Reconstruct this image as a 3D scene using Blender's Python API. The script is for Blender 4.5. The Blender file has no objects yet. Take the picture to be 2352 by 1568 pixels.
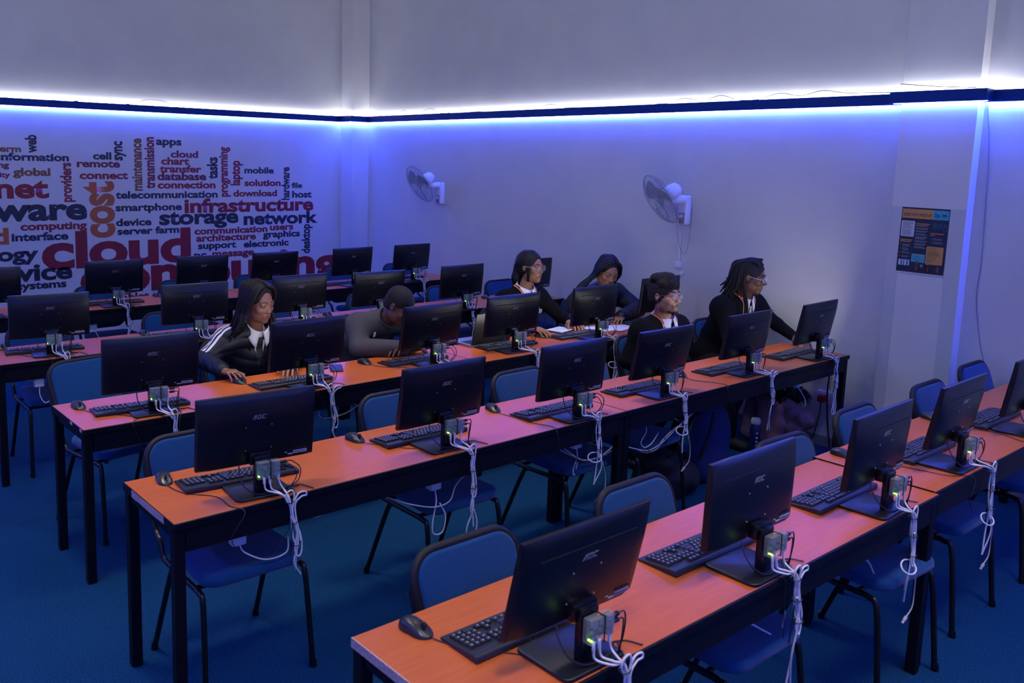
import bpy, bmesh, math, random
import numpy as np
from mathutils import Vector, Matrix, Euler

scene = bpy.context.scene
C = scene.collection
PI = math.pi
R = math.radians

# ------------------------------------------------------------------ camera
# world: X runs along the desk rows towards the fan wall (X = 0), Y towards the word wall (Y = 0), Z up, metres
cam_d = bpy.data.cameras.new('camera')
cam = bpy.data.objects.new('camera', cam_d)
C.objects.link(cam)
cam_d.sensor_width = 36.0
cam_d.lens = 36.0 * 2014.06 / 2352.0
cam_d.shift_x = (1176.0 - 989.18) / 2352.0
cam_d.shift_y = -(784.0 - 651.71) / 2352.0
cam_d.clip_start = 0.05
cam.matrix_world = (Matrix.Translation((-6.0229, -8.9683, 1.9762)) @ Matrix.Rotation(-0.676776746162917, 4, 'Z')
                    @ Matrix.Rotation(1.4296029596893853, 4, 'X') @ Matrix.Rotation(0.021395478876958505, 4, 'Z'))
cam_d.dof.use_dof = True
cam_d.dof.focus_distance = 5.2
cam_d.dof.aperture_fstop = 5.6
scene.camera = cam

# ------------------------------------------------------------------ view, world
scene.view_settings.view_transform = 'Standard'
scene.view_settings.look = 'None'
scene.view_settings.exposure = 0.0
scene.view_settings.gamma = 1.0
scene.view_settings.use_curve_mapping = False
scene.cycles.use_denoising = True
scene.cycles.max_bounces = 8
scene.cycles.diffuse_bounces = 4
scene.cycles.glossy_bounces = 3
scene.cycles.transmission_bounces = 4
scene.cycles.transparent_max_bounces = 8
scene.cycles.caustics_reflective = False
scene.cycles.caustics_refractive = False
scene.cycles.sample_clamp_indirect = 4.0
w = bpy.data.worlds.new('world')
scene.world = w
w.use_nodes = True
w.node_tree.nodes['Background'].inputs[0].default_value = (0.02, 0.03, 0.06, 1)
w.node_tree.nodes['Background'].inputs[1].default_value = 0.05

# room extents
X_LEFT, Y_BACK, Z_CEIL = -7.0, -11.0, 4.3
LEDGE_B, LEDGE_T, LEDGE_D = 2.388, 2.458, 0.065
LED_BLUE = 310.0        # emission strength of the blue strip under the ledge
LED_WARM = 52.0        # emission strength of the white strip on the ledge
PANEL_W = 2.15
UPPER_FILL_W = 48.0  # energy of the added fill for the upper walls

# ceiling fittings of the room (out of the frame): two rows of dimmed square panels
def area(name, loc, sx, sy, energy, color):
    d = bpy.data.lights.new(name, 'AREA')
    d.shape = 'RECTANGLE'; d.size = sx; d.size_y = sy
    d.energy = energy; d.color = color; d.spread = R(84)
    o = bpy.data.objects.new(name, d); C.objects.link(o); o.location = loc
    return o
for i, (px, py) in enumerate([(-5.2, -8.6), (-2.6, -8.6), (-5.2, -5.4), (-2.6, -5.4), (-5.2, -2.4), (-2.2, -2.4)]):
    area('ceiling_panel_lamp', (px, py, Z_CEIL - 0.03), 0.6, 0.6, 9.0 * PANEL_W * (1.05 if py < -7 else (0.9 if py < -4 else 0.22)), (1.0, 0.84, 0.70))

for (px, py) in [(-3.6, -8.0), (-3.6, -4.2)]:  # added bluish fill points that brighten the upper walls, not fittings of the room
    d_ = bpy.data.lights.new('upper_wall_fill', 'POINT'); d_.energy = UPPER_FILL_W; d_.shadow_soft_size = 0.12; d_.color = (0.45, 0.62, 1.0)
    o_ = bpy.data.objects.new('upper_wall_fill', d_); C.objects.link(o_); o_.location = (px, py, Z_CEIL - 0.3)

# ------------------------------------------------------------------ materials
MATS = {}
def mat(name, col, rough=0.5, metal=0.0, spec=0.5, emit=None, estr=0.0, alpha=1.0, sheen=0.0, trans=0.0, coat=0.0):
    m = bpy.data.materials.new(name); m.use_nodes = True
    b = m.node_tree.nodes['Principled BSDF']
    b.inputs['Base Color'].default_value = (*col, 1)
    b.inputs['Roughness'].default_value = rough
    b.inputs['Metallic'].default_value = metal
    b.inputs['Specular IOR Level'].default_value = spec
    b.inputs['Alpha'].default_value = alpha
    b.inputs['Sheen Weight'].default_value = sheen
    b.inputs['Transmission Weight'].default_value = trans
    b.inputs['Coat Weight'].default_value = coat
    if emit:
        b.inputs['Emission Color'].default_value = (*emit, 1)
        b.inputs['Emission Strength'].default_value = estr
    MATS[name] = m
    return m

def noise_mat(name, c1, c2, scale=20.0, rough=0.5, bump=0.0, bscale=None, spec=0.5, stretch=(1, 1, 1), detail=4.0, sheen=0.0, lo=0.35, hi=0.65, bdist=0.01):
    m = mat(name, c1, rough, spec=spec, sheen=sheen)
    nt = m.node_tree; b = nt.nodes['Principled BSDF']
    tc = nt.nodes.new('ShaderNodeTexCoord'); mp = nt.nodes.new('ShaderNodeMapping')
    mp.inputs['Scale'].default_value = stretch
    nt.links.new(tc.outputs['Object'], mp.inputs['Vector'])
    n = nt.nodes.new('ShaderNodeTexNoise'); n.inputs['Scale'].default_value = scale; n.inputs['Detail'].default_value = detail
    nt.links.new(mp.outputs['Vector'], n.inputs['Vector'])
    r = nt.nodes.new('ShaderNodeValToRGB')
    r.color_ramp.elements[0].position = lo; r.color_ramp.elements[0].color = (*c1, 1)
    r.color_ramp.elements[1].position = hi; r.color_ramp.elements[1].color = (*c2, 1)
    nt.links.new(n.outputs['Fac'], r.inputs['Fac']); nt.links.new(r.outputs['Color'], b.inputs['Base Color'])
    if bump:
        n2 = nt.nodes.new('ShaderNodeTexNoise'); n2.inputs['Scale'].default_value = bscale or scale; n2.inputs['Detail'].default_value = 3
        nt.links.new(mp.outputs['Vector'], n2.inputs['Vector'])
        bp = nt.nodes.new('ShaderNodeBump'); bp.inputs['Strength'].default_value = bump; bp.inputs['Distance'].default_value = bdist
        nt.links.new(n2.outputs['Fac'], bp.inputs['Height']); nt.links.new(bp.outputs['Normal'], b.inputs['Normal'])
    return m

noise_mat('wall_paint', (0.66, 0.65, 0.66), (0.70, 0.69, 0.69), 3.0, 0.38, bump=0.10, bscale=14, spec=0.5, bdist=0.02)
noise_mat('pillar_paint', (0.78, 0.76, 0.74), (0.82, 0.80, 0.78), 3.0, 0.5, bump=0.10, bscale=30, bdist=0.01)
noise_mat('guard_paint', (0.60, 0.62, 0.64), (0.64, 0.66, 0.68), 3.0, 0.5)
mat('ceiling_paint', (0.75, 0.74, 0.73), 0.8)
noise_mat('carpet', (0.001, 0.020, 0.075), (0.008, 0.075, 0.18), 190.0, 0.95, bump=0.8, bscale=240, spec=0.1, detail=2, bdist=0.01)
noise_mat('wood_top', (0.48, 0.098, 0.017), (0.54, 0.120, 0.023), 6.0, 0.30, spec=0.5, stretch=(1.2, 14, 14), detail=6)
noise_mat('chipboard', (0.34, 0.24, 0.2), (0.5, 0.38, 0.33), 180.0, 0.9)
mat('desk_black', (0.003, 0.003, 0.005), 0.5, spec=0.2)
noise_mat('desk_side', (0.003, 0.003, 0.005), (0.005, 0.004, 0.007), 8.0, 0.5, spec=0.2)
mat('ledge_blue', (0.002, 0.03, 0.22), 0.5, spec=0.15)
mat('led_blue', (0.9, 0.9, 0.9), 0.5, emit=(0.034, 0.078, 1.0), estr=LED_BLUE)
mat('led_blue_boosted', (0.9, 0.9, 0.9), 0.5, emit=(0.034, 0.078, 1.0), estr=LED_BLUE * 1.8)  # same strip, emission raised to turn column and pillar side faces bluer
mat('led_blue_near', (0.9, 0.9, 0.9), 0.5, emit=(0.034, 0.078, 1.0), estr=LED_BLUE * 1.7)
mat('led_warm', (0.9, 0.9, 0.9), 0.5, emit=(0.93, 0.95, 1.0), estr=LED_WARM)
noise_mat('tile_skirting', (0.20, 0.21, 0.23), (0.27, 0.28, 0.30), 9.0, 0.3)
mat('grout', (0.5, 0.5, 0.48), 0.8)
mat('monitor_black', (0.0035, 0.0035, 0.005), 0.33, spec=0.5)
mat('monitor_gloss', (0.004, 0.004, 0.005), 0.22, spec=0.35)
mat('slot_black', (0.002, 0.002, 0.003), 0.7)
mat('logo_grey', (0.20, 0.19, 0.20), 0.45)
mat('screen_off', (0.01, 0.01, 0.012), 0.15)
mat('screen_lit', (0.02, 0.02, 0.02), 0.2, emit=(0.95, 0.93, 0.85), estr=5.0)
mat('screw_metal', (0.7, 0.68, 0.62), 0.3, metal=0.6)
mat('label_white', (0.45, 0.44, 0.48), 0.6)
mat('label_print', (0.03, 0.03, 0.04), 0.6)
mat('clear_plastic', (0.75, 0.78, 0.8), 0.12, alpha=0.16)
noise_mat('circuit_green', (0.01, 0.10, 0.03), (0.05, 0.20, 0.06), 160.0, 0.4)
mat('port_metal', (0.5, 0.5, 0.5), 0.35, metal=0.8)
mat('chip_grey', (0.22, 0.23, 0.24), 0.4, metal=0.3)
mat('led_green', (0.2, 0.9, 0.1), 0.4, emit=(0.45, 1.0, 0.05), estr=6.0)
mat('cable_white', (0.72, 0.71, 0.72), 0.45)
mat('cable_dirty', (0.50, 0.48, 0.46), 0.55)
mat('cable_black', (0.012, 0.012, 0.014), 0.4)
mat('keyboard_black', (0.012, 0.013, 0.017), 0.38)
mat('key_black', (0.018, 0.02, 0.026), 0.42)
mat('key_print', (0.42, 0.43, 0.46), 0.5)
mat('mouse_black', (0.012, 0.012, 0.015), 0.32)
noise_mat('chair_blue', (0.002, 0.037, 0.125), (0.003, 0.058, 0.185), 420.0, 0.9, bump=0.3, bscale=600, sheen=0.15, spec=0.2, bdist=0.003)
mat('chair_tube', (0.005, 0.005, 0.006), 0.30, spec=0.4)
mat('chair_trim', (0.007, 0.006, 0.007), 0.55, spec=0.3)
mat('worn_metal', (0.35, 0.32, 0.28), 0.5, metal=0.4)
mat('rubber', (0.01, 0.01, 0.01), 0.8)
mat('white_plastic', (0.75, 0.75, 0.76), 0.35)
mat('fan_white', (0.78, 0.78, 0.80), 0.3)
mat('fan_grey', (0.26, 0.26, 0.30), 0.4)
mat('fan_blade', (0.42, 0.42, 0.46), 0.3, alpha=0.7)
mat('red_plastic', (0.45, 0.01, 0.01), 0.35)
mat('word_navy', (0.012, 0.015, 0.035), 0.5)
mat('word_red', (0.22, 0.008, 0.016), 0.5)
mat('word_plum', (0.16, 0.012, 0.035), 0.5)
mat('word_brown', (0.20, 0.075, 0.02), 0.5)
mat('word_orange', (0.42, 0.10, 0.02), 0.5)

# ------------------------------------------------------------------ mesh helpers
class MB:
    """collects shapes and links them as ONE mesh object"""
    def __init__(s):
        s.v = []; s.f = []; s.m = []
    def add(s, vs, fs, m=0):
        o = len(s.v); s.v += [tuple(p) for p in vs]
        s.f += [tuple(i + o for i in f) for f in fs]; s.m += [m] * len(fs)
        return s
    def box(s, c, d, rot=None, m=0, taper=None):
        x, y, z = d[0] / 2, d[1] / 2, d[2] / 2
        t = taper or (1, 1)
        vs = [Vector((sx * x * (t[0] if sz > 0 else 1), sy * y * (t[1] if sz > 0 else 1), sz * z)) for sz in (-1, 1) for sy in (-1, 1) for sx in (-1, 1)]
        if rot is not None: vs = [rot @ p for p in vs]
        c = Vector(c)
        return s.add([p + c for p in vs], [(0, 2, 3, 1), (4, 5, 7, 6), (0, 1, 5, 4), (2, 6, 7, 3), (0, 4, 6, 2), (1, 3, 7, 5)], m)
    def rbox(s, c, d, r=0.005, seg=2, rot=None, m=0):
        bm = bmesh.new(); bmesh.ops.create_cube(bm, size=1)
        for v in bm.verts: v.co = Vector((v.co.x * d[0], v.co.y * d[1], v.co.z * d[2]))
        bmesh.ops.bevel(bm, geom=list(bm.edges), offset=r, segments=seg, profile=0.5, affect='EDGES')
        return s.bm(bm, Matrix.Translation(c) @ (rot.to_4x4() if rot is not None else Matrix.Identity(4)), m)
    def bm(s, bm, M=None, m=0):
        bm.verts.index_update()
        vs = [(M @ v.co) if M is not None else v.co.copy() for v in bm.verts]
        s.add(vs, [[v.index for v in f.verts] for f in bm.faces], m); bm.free()
        return s
    def tube(s, pts, r, n=8, m=0, caps=True, closed=False, flat=1.0):
        P = [Vector(p) for p in pts]
        rs = r if isinstance(r, (list, tuple)) else [r] * len(P)
        up = None; rings = []
        L = len(P)
        for i, p in enumerate(P):
            a = P[(i - 1) % L] if (closed or i > 0) else P[i]
            b = P[(i + 1) % L] if (closed or i < L - 1) else P[i]
            t = (b - a)
            if t.length < 1e-9: t = Vector((0, 0, 1))
            t.normalize()
            if up is None:
                up = Vector((0, 0, 1)) if abs(t.z) < 0.9 else Vector((0, 1, 0))
            u = (up - t * up.dot(t))
            if u.length < 1e-6: u = t.orthogonal()
            u.normalize(); w_ = t.cross(u); up = u
            rings.append([p + (u * math.cos(2 * PI * k / n) * flat + w_ * math.sin(2 * PI * k / n)) * rs[i] for k in range(n)])
        vs = [q for ring in rings for q in ring]; fs = []
        for i in range(L if closed else L - 1):
            j = (i + 1) % L
            for k in range(n):
                k2 = (k + 1) % n
                fs.append((i * n + k, i * n + k2, j * n + k2, j * n + k))
        if caps and not closed:
            fs.append(tuple(reversed(range(n)))); fs.append(tuple((L - 1) * n + k for k in range(n)))
        return s.add(vs, fs, m)
    def cyl(s, a, b, r, n=16, m=0, r2=None):
        return s.tube([a, b], [r, r if r2 is None else r2], n, m)
    def lathe(s, prof, M=None, n=24, m=0):
        """prof: (radius, height) pairs round local Z"""
        vs = []; fs = []
        for (r, z) in prof:
            for k in range(n):
                a = 2 * PI * k / n; p = Vector((r * math.cos(a), r * math.sin(a), z))
                vs.append(M @ p if M is not None else p)
        for i in range(len(prof) - 1):
            for k in range(n):
                k2 = (k + 1) % n
                fs.append((i * n + k, i * n + k2, (i + 1) * n + k2, (i + 1) * n + k))
        if prof[0][0] > 1e-6: fs.append(tuple(reversed(range(n))))
        if prof[-1][0] > 1e-6: fs.append(tuple((len(prof) - 1) * n + k for k in range(n)))
        return s.add(vs, fs, m)
    def prism(s, poly, d, M=None, m=0):
        """poly in local XZ, extruded along local Y from 0 to d"""
        n = len(poly)
        vs = [Vector((x, 0, z)) for x, z in poly] + [Vector((x, d, z)) for x, z in poly]
        if M is not None: vs = [M @ p for p in vs]
        fs = [tuple(range(n)), tuple(reversed(range(n, 2 * n)))] + [(i, i + n, (i + 1) % n + n, (i + 1) % n) for i in range(n)]
        return s.add(vs, fs, m)
    def ell(s, c, r, rot=None, n=16, m=0):
        c = Vector(c); vs = []; fs = []; h = n // 2
        for i in range(h + 1):
            th = PI * i / h
            for k in range(n):
                a = 2 * PI * k / n
                p = Vector((r[0] * math.sin(th) * math.cos(a), r[1] * math.sin(th) * math.sin(a), r[2] * math.cos(th)))
                if rot is not None: p = rot @ p
                vs.append(c + p)
        for i in range(h):
            for k in range(n):
                k2 = (k + 1) % n
                fs.append((i * n + k, (i + 1) * n + k, (i + 1) * n + k2, i * n + k2))
        return s.add(vs, fs, m)
    def grid(s, fn, nu, nv, m=0, closed_u=False):
        vs = [fn(i / (nu if closed_u else nu - 1), j / (nv - 1)) for i in range(nu) for j in range(nv)]
        fs = []
        for i in range(nu if closed_u else nu - 1):
            for j in range(nv - 1):
                i2 = (i + 1) % nu
                fs.append((i * nv + j, i2 * nv + j, i2 * nv + j + 1, i * nv + j + 1))
        return s.add(vs, fs, m)
    def build(s, name, mats, parent=None, smooth=True, angle=40, bevel=0, bseg=2, weld=True):
        me = bpy.data.meshes.new(name)
        me.from_pydata(s.v, [], s.f)
        ms = mats if isinstance(mats, (list, tuple)) else [mats]
        for q in ms: me.materials.append(MATS[q] if isinstance(q, str) else q)
        if len(ms) > 1: me.polygons.foreach_set('material_index', s.m)
        bm = bmesh.new(); bm.from_mesh(me)
        if weld: bmesh.ops.remove_doubles(bm, verts=bm.verts, dist=1e-6)
        bmesh.ops.recalc_face_normals(bm, faces=bm.faces)
        if bevel:
            es = [e for e in bm.edges if len(e.link_faces) == 2 and e.calc_face_angle(0) > R(50)]
            bmesh.ops.bevel(bm, geom=es, offset=bevel, segments=bseg, profile=0.5, affect='EDGES', clamp_overlap=True)
        bm.to_mesh(me); bm.free()
        if smooth:
            me.polygons.foreach_set('use_smooth', [True] * len(me.polygons))
            me.set_sharp_from_angle(angle=R(angle))
        o = bpy.data.objects.new(name, me); C.objects.link(o)
        if parent is not None: o.parent = parent
        return o

def curve(pts, n=6):
    """Catmull-Rom through points"""
    P = [Vector(p) for p in pts]
    if len(P) < 3: return P
    P = [P[0] * 2 - P[1]] + P + [P[-1] * 2 - P[-2]]
    out = []
    for i in range(1, len(P) - 2):
        a, b, c, d = P[i - 1], P[i], P[i + 1], P[i + 2]
        for k in range(n):
            t = k / n
            out.append(0.5 * ((2 * b) + (c - a) * t + (2 * a - 5 * b + 4 * c - d) * t * t + (3 * b - a - 3 * c + d) * t ** 3))
    out.append(P[-2])
    return out

def tag(o, label=None, cat=None, group=None, kind=None):
    if label: o['label'] = label
    if cat: o['category'] = cat
    if group: o['group'] = group
    if kind: o['kind'] = kind
    return o
def thing(name, label, cat, loc=(0, 0, 0), rz=0.0, group=None):
    o = bpy.data.objects.new(name, None); C.objects.link(o)
    o.location = loc; o.rotation_euler = (0, 0, rz); o.empty_display_size = 0.05
    return tag(o, label, cat, group)
def struct(name, mb, m, parent=None, **k):
    o = mb.build(name, m, parent, **k)
    if parent is None: o['kind'] = 'structure'
    return o
def dup(root, loc, rz, label, group=None):
    r = root.copy(); C.objects.link(r); r.location = loc; r.rotation_euler = (0, 0, rz)
    r['label'] = label
    if group: r['group'] = group
    for ch in list(root.children):
        c = ch.copy(); C.objects.link(c); c.parent = r
        for g in ch.children:
            d = g.copy(); C.objects.link(d); d.parent = c
    return r
def text_mesh(name, body, m, parent=None, depth=0.001, bold=0.0, spacing=1.0):
    """lettering as a mesh lying in local XY, size 1; returns the object and its natural width"""
    cu = bpy.data.curves.new(name, 'FONT'); cu.body = body; cu.size = 1.0
    cu.offset = bold; cu.space_character = spacing; cu.resolution_u = 4
    cu.align_x = 'LEFT'
    t = bpy.data.objects.new(name, cu); C.objects.link(t)
    me = bpy.data.meshes.new_from_object(t.evaluated_get(bpy.context.evaluated_depsgraph_get()))
    bpy.data.objects.remove(t); bpy.data.curves.remove(cu)
    me.materials.clear(); me.materials.append(MATS[m])
    o = bpy.data.objects.new(name, me); me.name = name; C.objects.link(o)
    if parent is not None: o.parent = parent
    xs = [v.co.x for v in me.vertices]
    return o, min(xs), max(xs)

# ------------------------------------------------------------------ the room
COL = 0.235                                   # square column in the corner
PX, PY0, PY1 = -0.105, -6.82, -6.375          # pillar on the fan wall
struct('floor', MB().box(((X_LEFT) / 2, Y_BACK / 2, -0.05), (-X_LEFT + 0.4, -Y_BACK + 0.4, 0.1)), 'carpet', smooth=False)
struct('ceiling', MB().box((X_LEFT / 2, Y_BACK / 2, Z_CEIL + 0.05), (-X_LEFT + 0.4, -Y_BACK + 0.4, 0.1)), 'ceiling_paint', smooth=False)
struct('wall_far', MB().box((X_LEFT / 2, 0.1, Z_CEIL / 2), (-X_LEFT + 0.4, 0.2, Z_CEIL)), 'wall_paint', smooth=False)
struct('wall_right', MB().box((0.1, Y_BACK / 2, Z_CEIL / 2), (0.2, -Y_BACK, Z_CEIL)), 'wall_paint', smooth=False)
struct('wall_left', MB().box((X_LEFT - 0.1, Y_BACK / 2, Z_CEIL / 2), (0.2, -Y_BACK, Z_CEIL)), 'wall_paint', smooth=False)
struct('wall_back', MB().box((X_LEFT / 2, Y_BACK - 0.1, Z_CEIL / 2), (-X_LEFT + 0.4, 0.2, Z_CEIL)), 'wall_paint', smooth=False)
struct('corner_column', MB().box((-COL / 2, -COL / 2, Z_CEIL / 2), (COL, COL, Z_CEIL)), 'wall_paint', smooth=False)
struct('wall_pillar', MB().box((PX / 2, (PY0 + PY1) / 2, Z_CEIL / 2), (-PX, PY1 - PY0, Z_CEIL)), 'pillar_paint', smooth=False)

# ledge with a white LED strip on top and a blue one underneath, following every wall
D = LEDGE_D
runs = [((X_LEFT + 0.0, -D / 2), (-COL - 0.0, -D / 2), 'x'), ((-COL - D, -COL - D / 2), (0, -COL - D / 2), 'x'), ((-COL - D / 2, -COL), (-COL - D / 2, 0), 'y'),
        ((-D / 2, PY1), (-D / 2, -COL), 'y'), ((PX - D / 2, PY0 - D), (PX - D / 2, PY1 + 0.05), 'y'),
        ((-D / 2, Y_BACK), (-D / 2, PY0 - 0.0), 'y'), ((X_LEFT + D / 2, Y_BACK), (X_LEFT + D / 2, 0), 'y'), ((X_LEFT, Y_BACK + D / 2), (0, Y_BACK + D / 2), 'x')]
lift = [0, 0, 0, 0, 0.004, 0.0, 0, 0]
n = 0
for (a, b, ax), dz in zip(runs, lift):
    n += 1
    c = ((a[0] + b[0]) / 2, (a[1] + b[1]) / 2, (LEDGE_B + LEDGE_T) / 2 + dz)
    L = abs(b[0] - a[0]) if ax == 'x' else abs(b[1] - a[1])
    d = (L, D, LEDGE_T - LEDGE_B) if ax == 'x' else (D, L, LEDGE_T - LEDGE_B)
    led = struct('trim_%d' % n, MB().box(c, d), 'ledge_blue', smooth=False)
    # the wall side of each run, for the strips
    if ax == 'x':
        wy = 0.0 if a[1] > -0.1 else (-COL if a[1] > -1 else Y_BACK)
        sgn = -1 if a[1] > -1 else 1
        s1 = ((a[0] + b[0]) / 2, wy + sgn * 0.017); sz = (L - 0.02, 0.010)
    else:
        if abs(a[0] - (PX - D / 2)) < 1e-6: wx, sgn = PX, -1
        elif a[0] < -3: wx, sgn = X_LEFT, 1
        elif a[0] < -0.2: wx, sgn = -COL, -1
        else: wx, sgn = 0.0, -1
        s1 = (wx + sgn * 0.017, (a[1] + b[1]) / 2); sz = (0.010, L - 0.02)
    st = MB().box((s1[0], s1[1], LEDGE_B - 0.0015 + dz), (sz[0], sz[1], 0.003)).build('blue_led_strip', {2: 'led_blue_boosted', 3: 'led_blue_boosted', 6: 'led_blue_near'}.get(n, 'led_blue'), led, smooth=False)
    st = MB().box((s1[0], s1[1], LEDGE_T + 0.0015 + dz), (sz[0], sz[1], 0.003)).build('white_led_strip', 'led_warm', led, smooth=False)
led = struct('trim_%d' % (n + 1), MB().box((PX / 2 - D / 2, PY0 - D / 2, (LEDGE_B + LEDGE_T) / 2 + 0.004), (-PX - D, D, LEDGE_T - LEDGE_B)), 'ledge_blue', smooth=False)

MB().box((PX / 2, PY0 - 0.017, LEDGE_B + 0.0025), (-PX + 0.03, 0.010, 0.003)).build('blue_led_strip', 'led_blue_boosted', led, smooth=False)
MB().box((PX / 2, PY0 - 0.017, LEDGE_T + 0.0055), (-PX, 0.010, 0.003)).build('white_led_strip', 'led_warm', led, smooth=False)
# corner guards up to head height on the pillar and the column
def guard(name, x, y, sx, sy, top):
    g = MB()
    g.box((x + sx * 0.035 / 1, y - sy * 0.0015, top / 2), (0.07, 0.003, top)) if sx else None
    return g
gz = 1.74
struct('trim_11', MB().box((PX - 0.002, PY1 - 0.035, gz / 2), (0.004, 0.07, gz)).box((PX / 2, PY1 + 0.002, gz / 2), (-PX, 0.004, gz)), 'guard_paint', smooth=False)
struct('trim_12', MB().box((PX - 0.002, PY0 + 0.045, gz / 2), (0.004, 0.09, gz)), 'guard_paint', smooth=False)
struct('trim_13', MB().box((-COL + 0.03, -COL - 0.002, 0.78), (0.06, 0.004, 1.56)).box((-COL - 0.002, -COL + 0.012, 0.78), (0.004, 0.024, 1.56)), 'guard_paint', smooth=False)
# cement patches and drips left on the plaster beside the ledge of the pillar stay in the paint's bump

# grey tile skirting
def skirting(name, p0, p1):
    p0 = Vector(p0); p1 = Vector(p1); L = (p1 - p0).length; t = (p1 - p0) / L
    k = max(1, round(L / 0.33)); mb = MB(); ax = abs(t.x) > abs(t.y)
    for i in range(k):
        c = p0 + t * (L * (i + 0.5) / k)
        l = L / k - 0.004
        mb.box((c.x, c.y, 0.037), (l, 0.009, 0.074) if ax else (0.009, l, 0.074))
    o = struct(name, mb, 'tile_skirting', smooth=False)
    return o
skirting('baseboard_right', (-0.0045, PY1, 0), (-0.0045, -COL, 0))
skirting('baseboard_right_near', (-0.0045, Y_BACK, 0), (-0.0045, PY0, 0))
skirting('baseboard_far', (X_LEFT, -0.0045, 0), (-COL, -0.0045, 0))

# ------------------------------------------------------------------ word cloud lettering on the far wall
WORDS_ACROSS = [
("term",-4.050,-3.818,1.962,"b"), ("information",-4.028,-3.384,1.883,"n"), ("hosting",-4.228,-3.929,1.815,"p"), ("security",-4.220,-3.922,1.725,"p"),
("global",-3.899,-3.563,1.741,"b"), ("internet",-4.769,-3.582,1.533,"r"), ("software",-4.711,-3.228,1.318,"n"), ("cell",-3.154,-2.972,1.906,"n"),
("remote",-3.313,-2.888,1.828,"p"), ("connect",-3.289,-2.809,1.712,"r"), ("telecommunication",-2.942,-1.830,1.514,"n"), ("smartphone",-2.946,-2.242,1.386,"n"),
("device",-2.946,-2.576,1.235,"n"), ("server farm",-2.934,-2.276,1.145,"n"), ("computing",-3.855,-3.234,1.220,"r"), ("interface",-3.938,-3.417,1.119,"n"),
("d",-4.104,-3.960,1.098,"o"), ("technology",-4.824,-3.701,0.935,"n"), ("cloud",-3.673,-2.149,0.841,"r"), ("service",-4.297,-3.392,0.733,"n"),
("systems",-3.916,-3.451,0.648,"n"), ("computing",-3.318,-0.253,0.559,"r"), ("apps",-2.509,-2.232,2.065,"n"), ("cloud",-2.354,-2.049,1.939,"p"),
("chart",-2.458,-2.150,1.864,"r"), ("transfer",-2.476,-2.014,1.783,"r"), ("database",-2.503,-1.961,1.702,"p"), ("connection",-2.501,-1.854,1.615,"r"),
("mobile",-1.508,-1.143,1.779,"n"), ("solution",-1.510,-1.054,1.638,"r"), ("file",-0.913,-0.772,1.614,"n"), ("host",-0.906,-0.642,1.503,"n"),
("download",-1.645,-1.102,1.523,"r"), ("infrastructure",-2.214,-0.621,1.356,"r"), ("storage",-2.493,-1.586,1.235,"n"), ("network",-1.523,-0.560,1.207,"n"),
("communication",-2.105,-1.227,1.118,"r"), ("users",-1.195,-0.890,1.134,"r"), ("architecture",-2.086,-1.372,1.039,"r"), ("graphics",-1.284,-0.801,1.052,"n"),
("support",-2.067,-1.616,0.957,"n"), ("electronic",-1.525,-0.953,0.952,"n"), ("pc",-2.115,-1.970,0.855,"n"), ("message",-1.905,-1.397,0.860,"r"),
("tablet",-2.958,-2.619,0.461,"r"),
]
WORDS_UP = [
("web",-3.682,1.954,2.125,"n"), ("sync",-2.864,1.896,2.089,"n"), ("maintenance",-2.667,1.589,2.122,"b"), ("transmission",-2.534,1.611,2.140,"p"),
("providers",-3.372,1.484,1.867,"r"), ("tasks",-1.834,1.713,1.948,"n"), ("programming",-1.713,1.519,2.059,"r"), ("laptop",-1.566,1.643,1.914,"r"),
("hardware",-0.944,1.474,1.851,"n"), ("cost",-2.973,1.118,1.687,"o"), ("desktop",-0.671,0.843,1.190,"n"),
]
WCOL = {'n': 'word_navy', 'r': 'word_red', 'p': 'word_plum', 'b': 'word_brown', 'o': 'word_orange'}
mural = thing('wall_lettering', 'word cloud of computing terms lettered in navy, red and orange on the far wall', 'wall lettering', (-2.3, 0, 0))
ST = 1.42                                      # the lettering is stretched sideways
def word(body, x0, x1, z, col, up=False):
    o, a, b = text_mesh('word', body, WCOL[col], mural, bold=0.038, spacing=0.99)
    if not up:
        s = (x1 - x0) / (b - a)
        M = Matrix.Translation((x0 + 2.3, -0.0012, z)) @ Matrix(((s, 0, 0, -a * s), (0, 0, -1, 0), (0, s / ST * 1.0, 0, 0), (0, 0, 0, 1)))
    else:
        s = (x1 - x0) / (b - a)                # here x0, x1 are heights and z the sideways place of the baseline
        M = Matrix.Translation((z + 2.3, -0.0012, x0)) @ Matrix(((0, -s * ST, 0, 0), (0, 0, -1, 0), (s, 0, 0, -a * s), (0, 0, 0, 1)))
    o.data.transform(M)
for (t_, x0, x1, z, c_) in WORDS_ACROSS: word(t_, x0, x1, z, c_)
for (t_, x, z0, z1, c_) in WORDS_UP: word(t_, z0, z1, x, c_, True)

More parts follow.
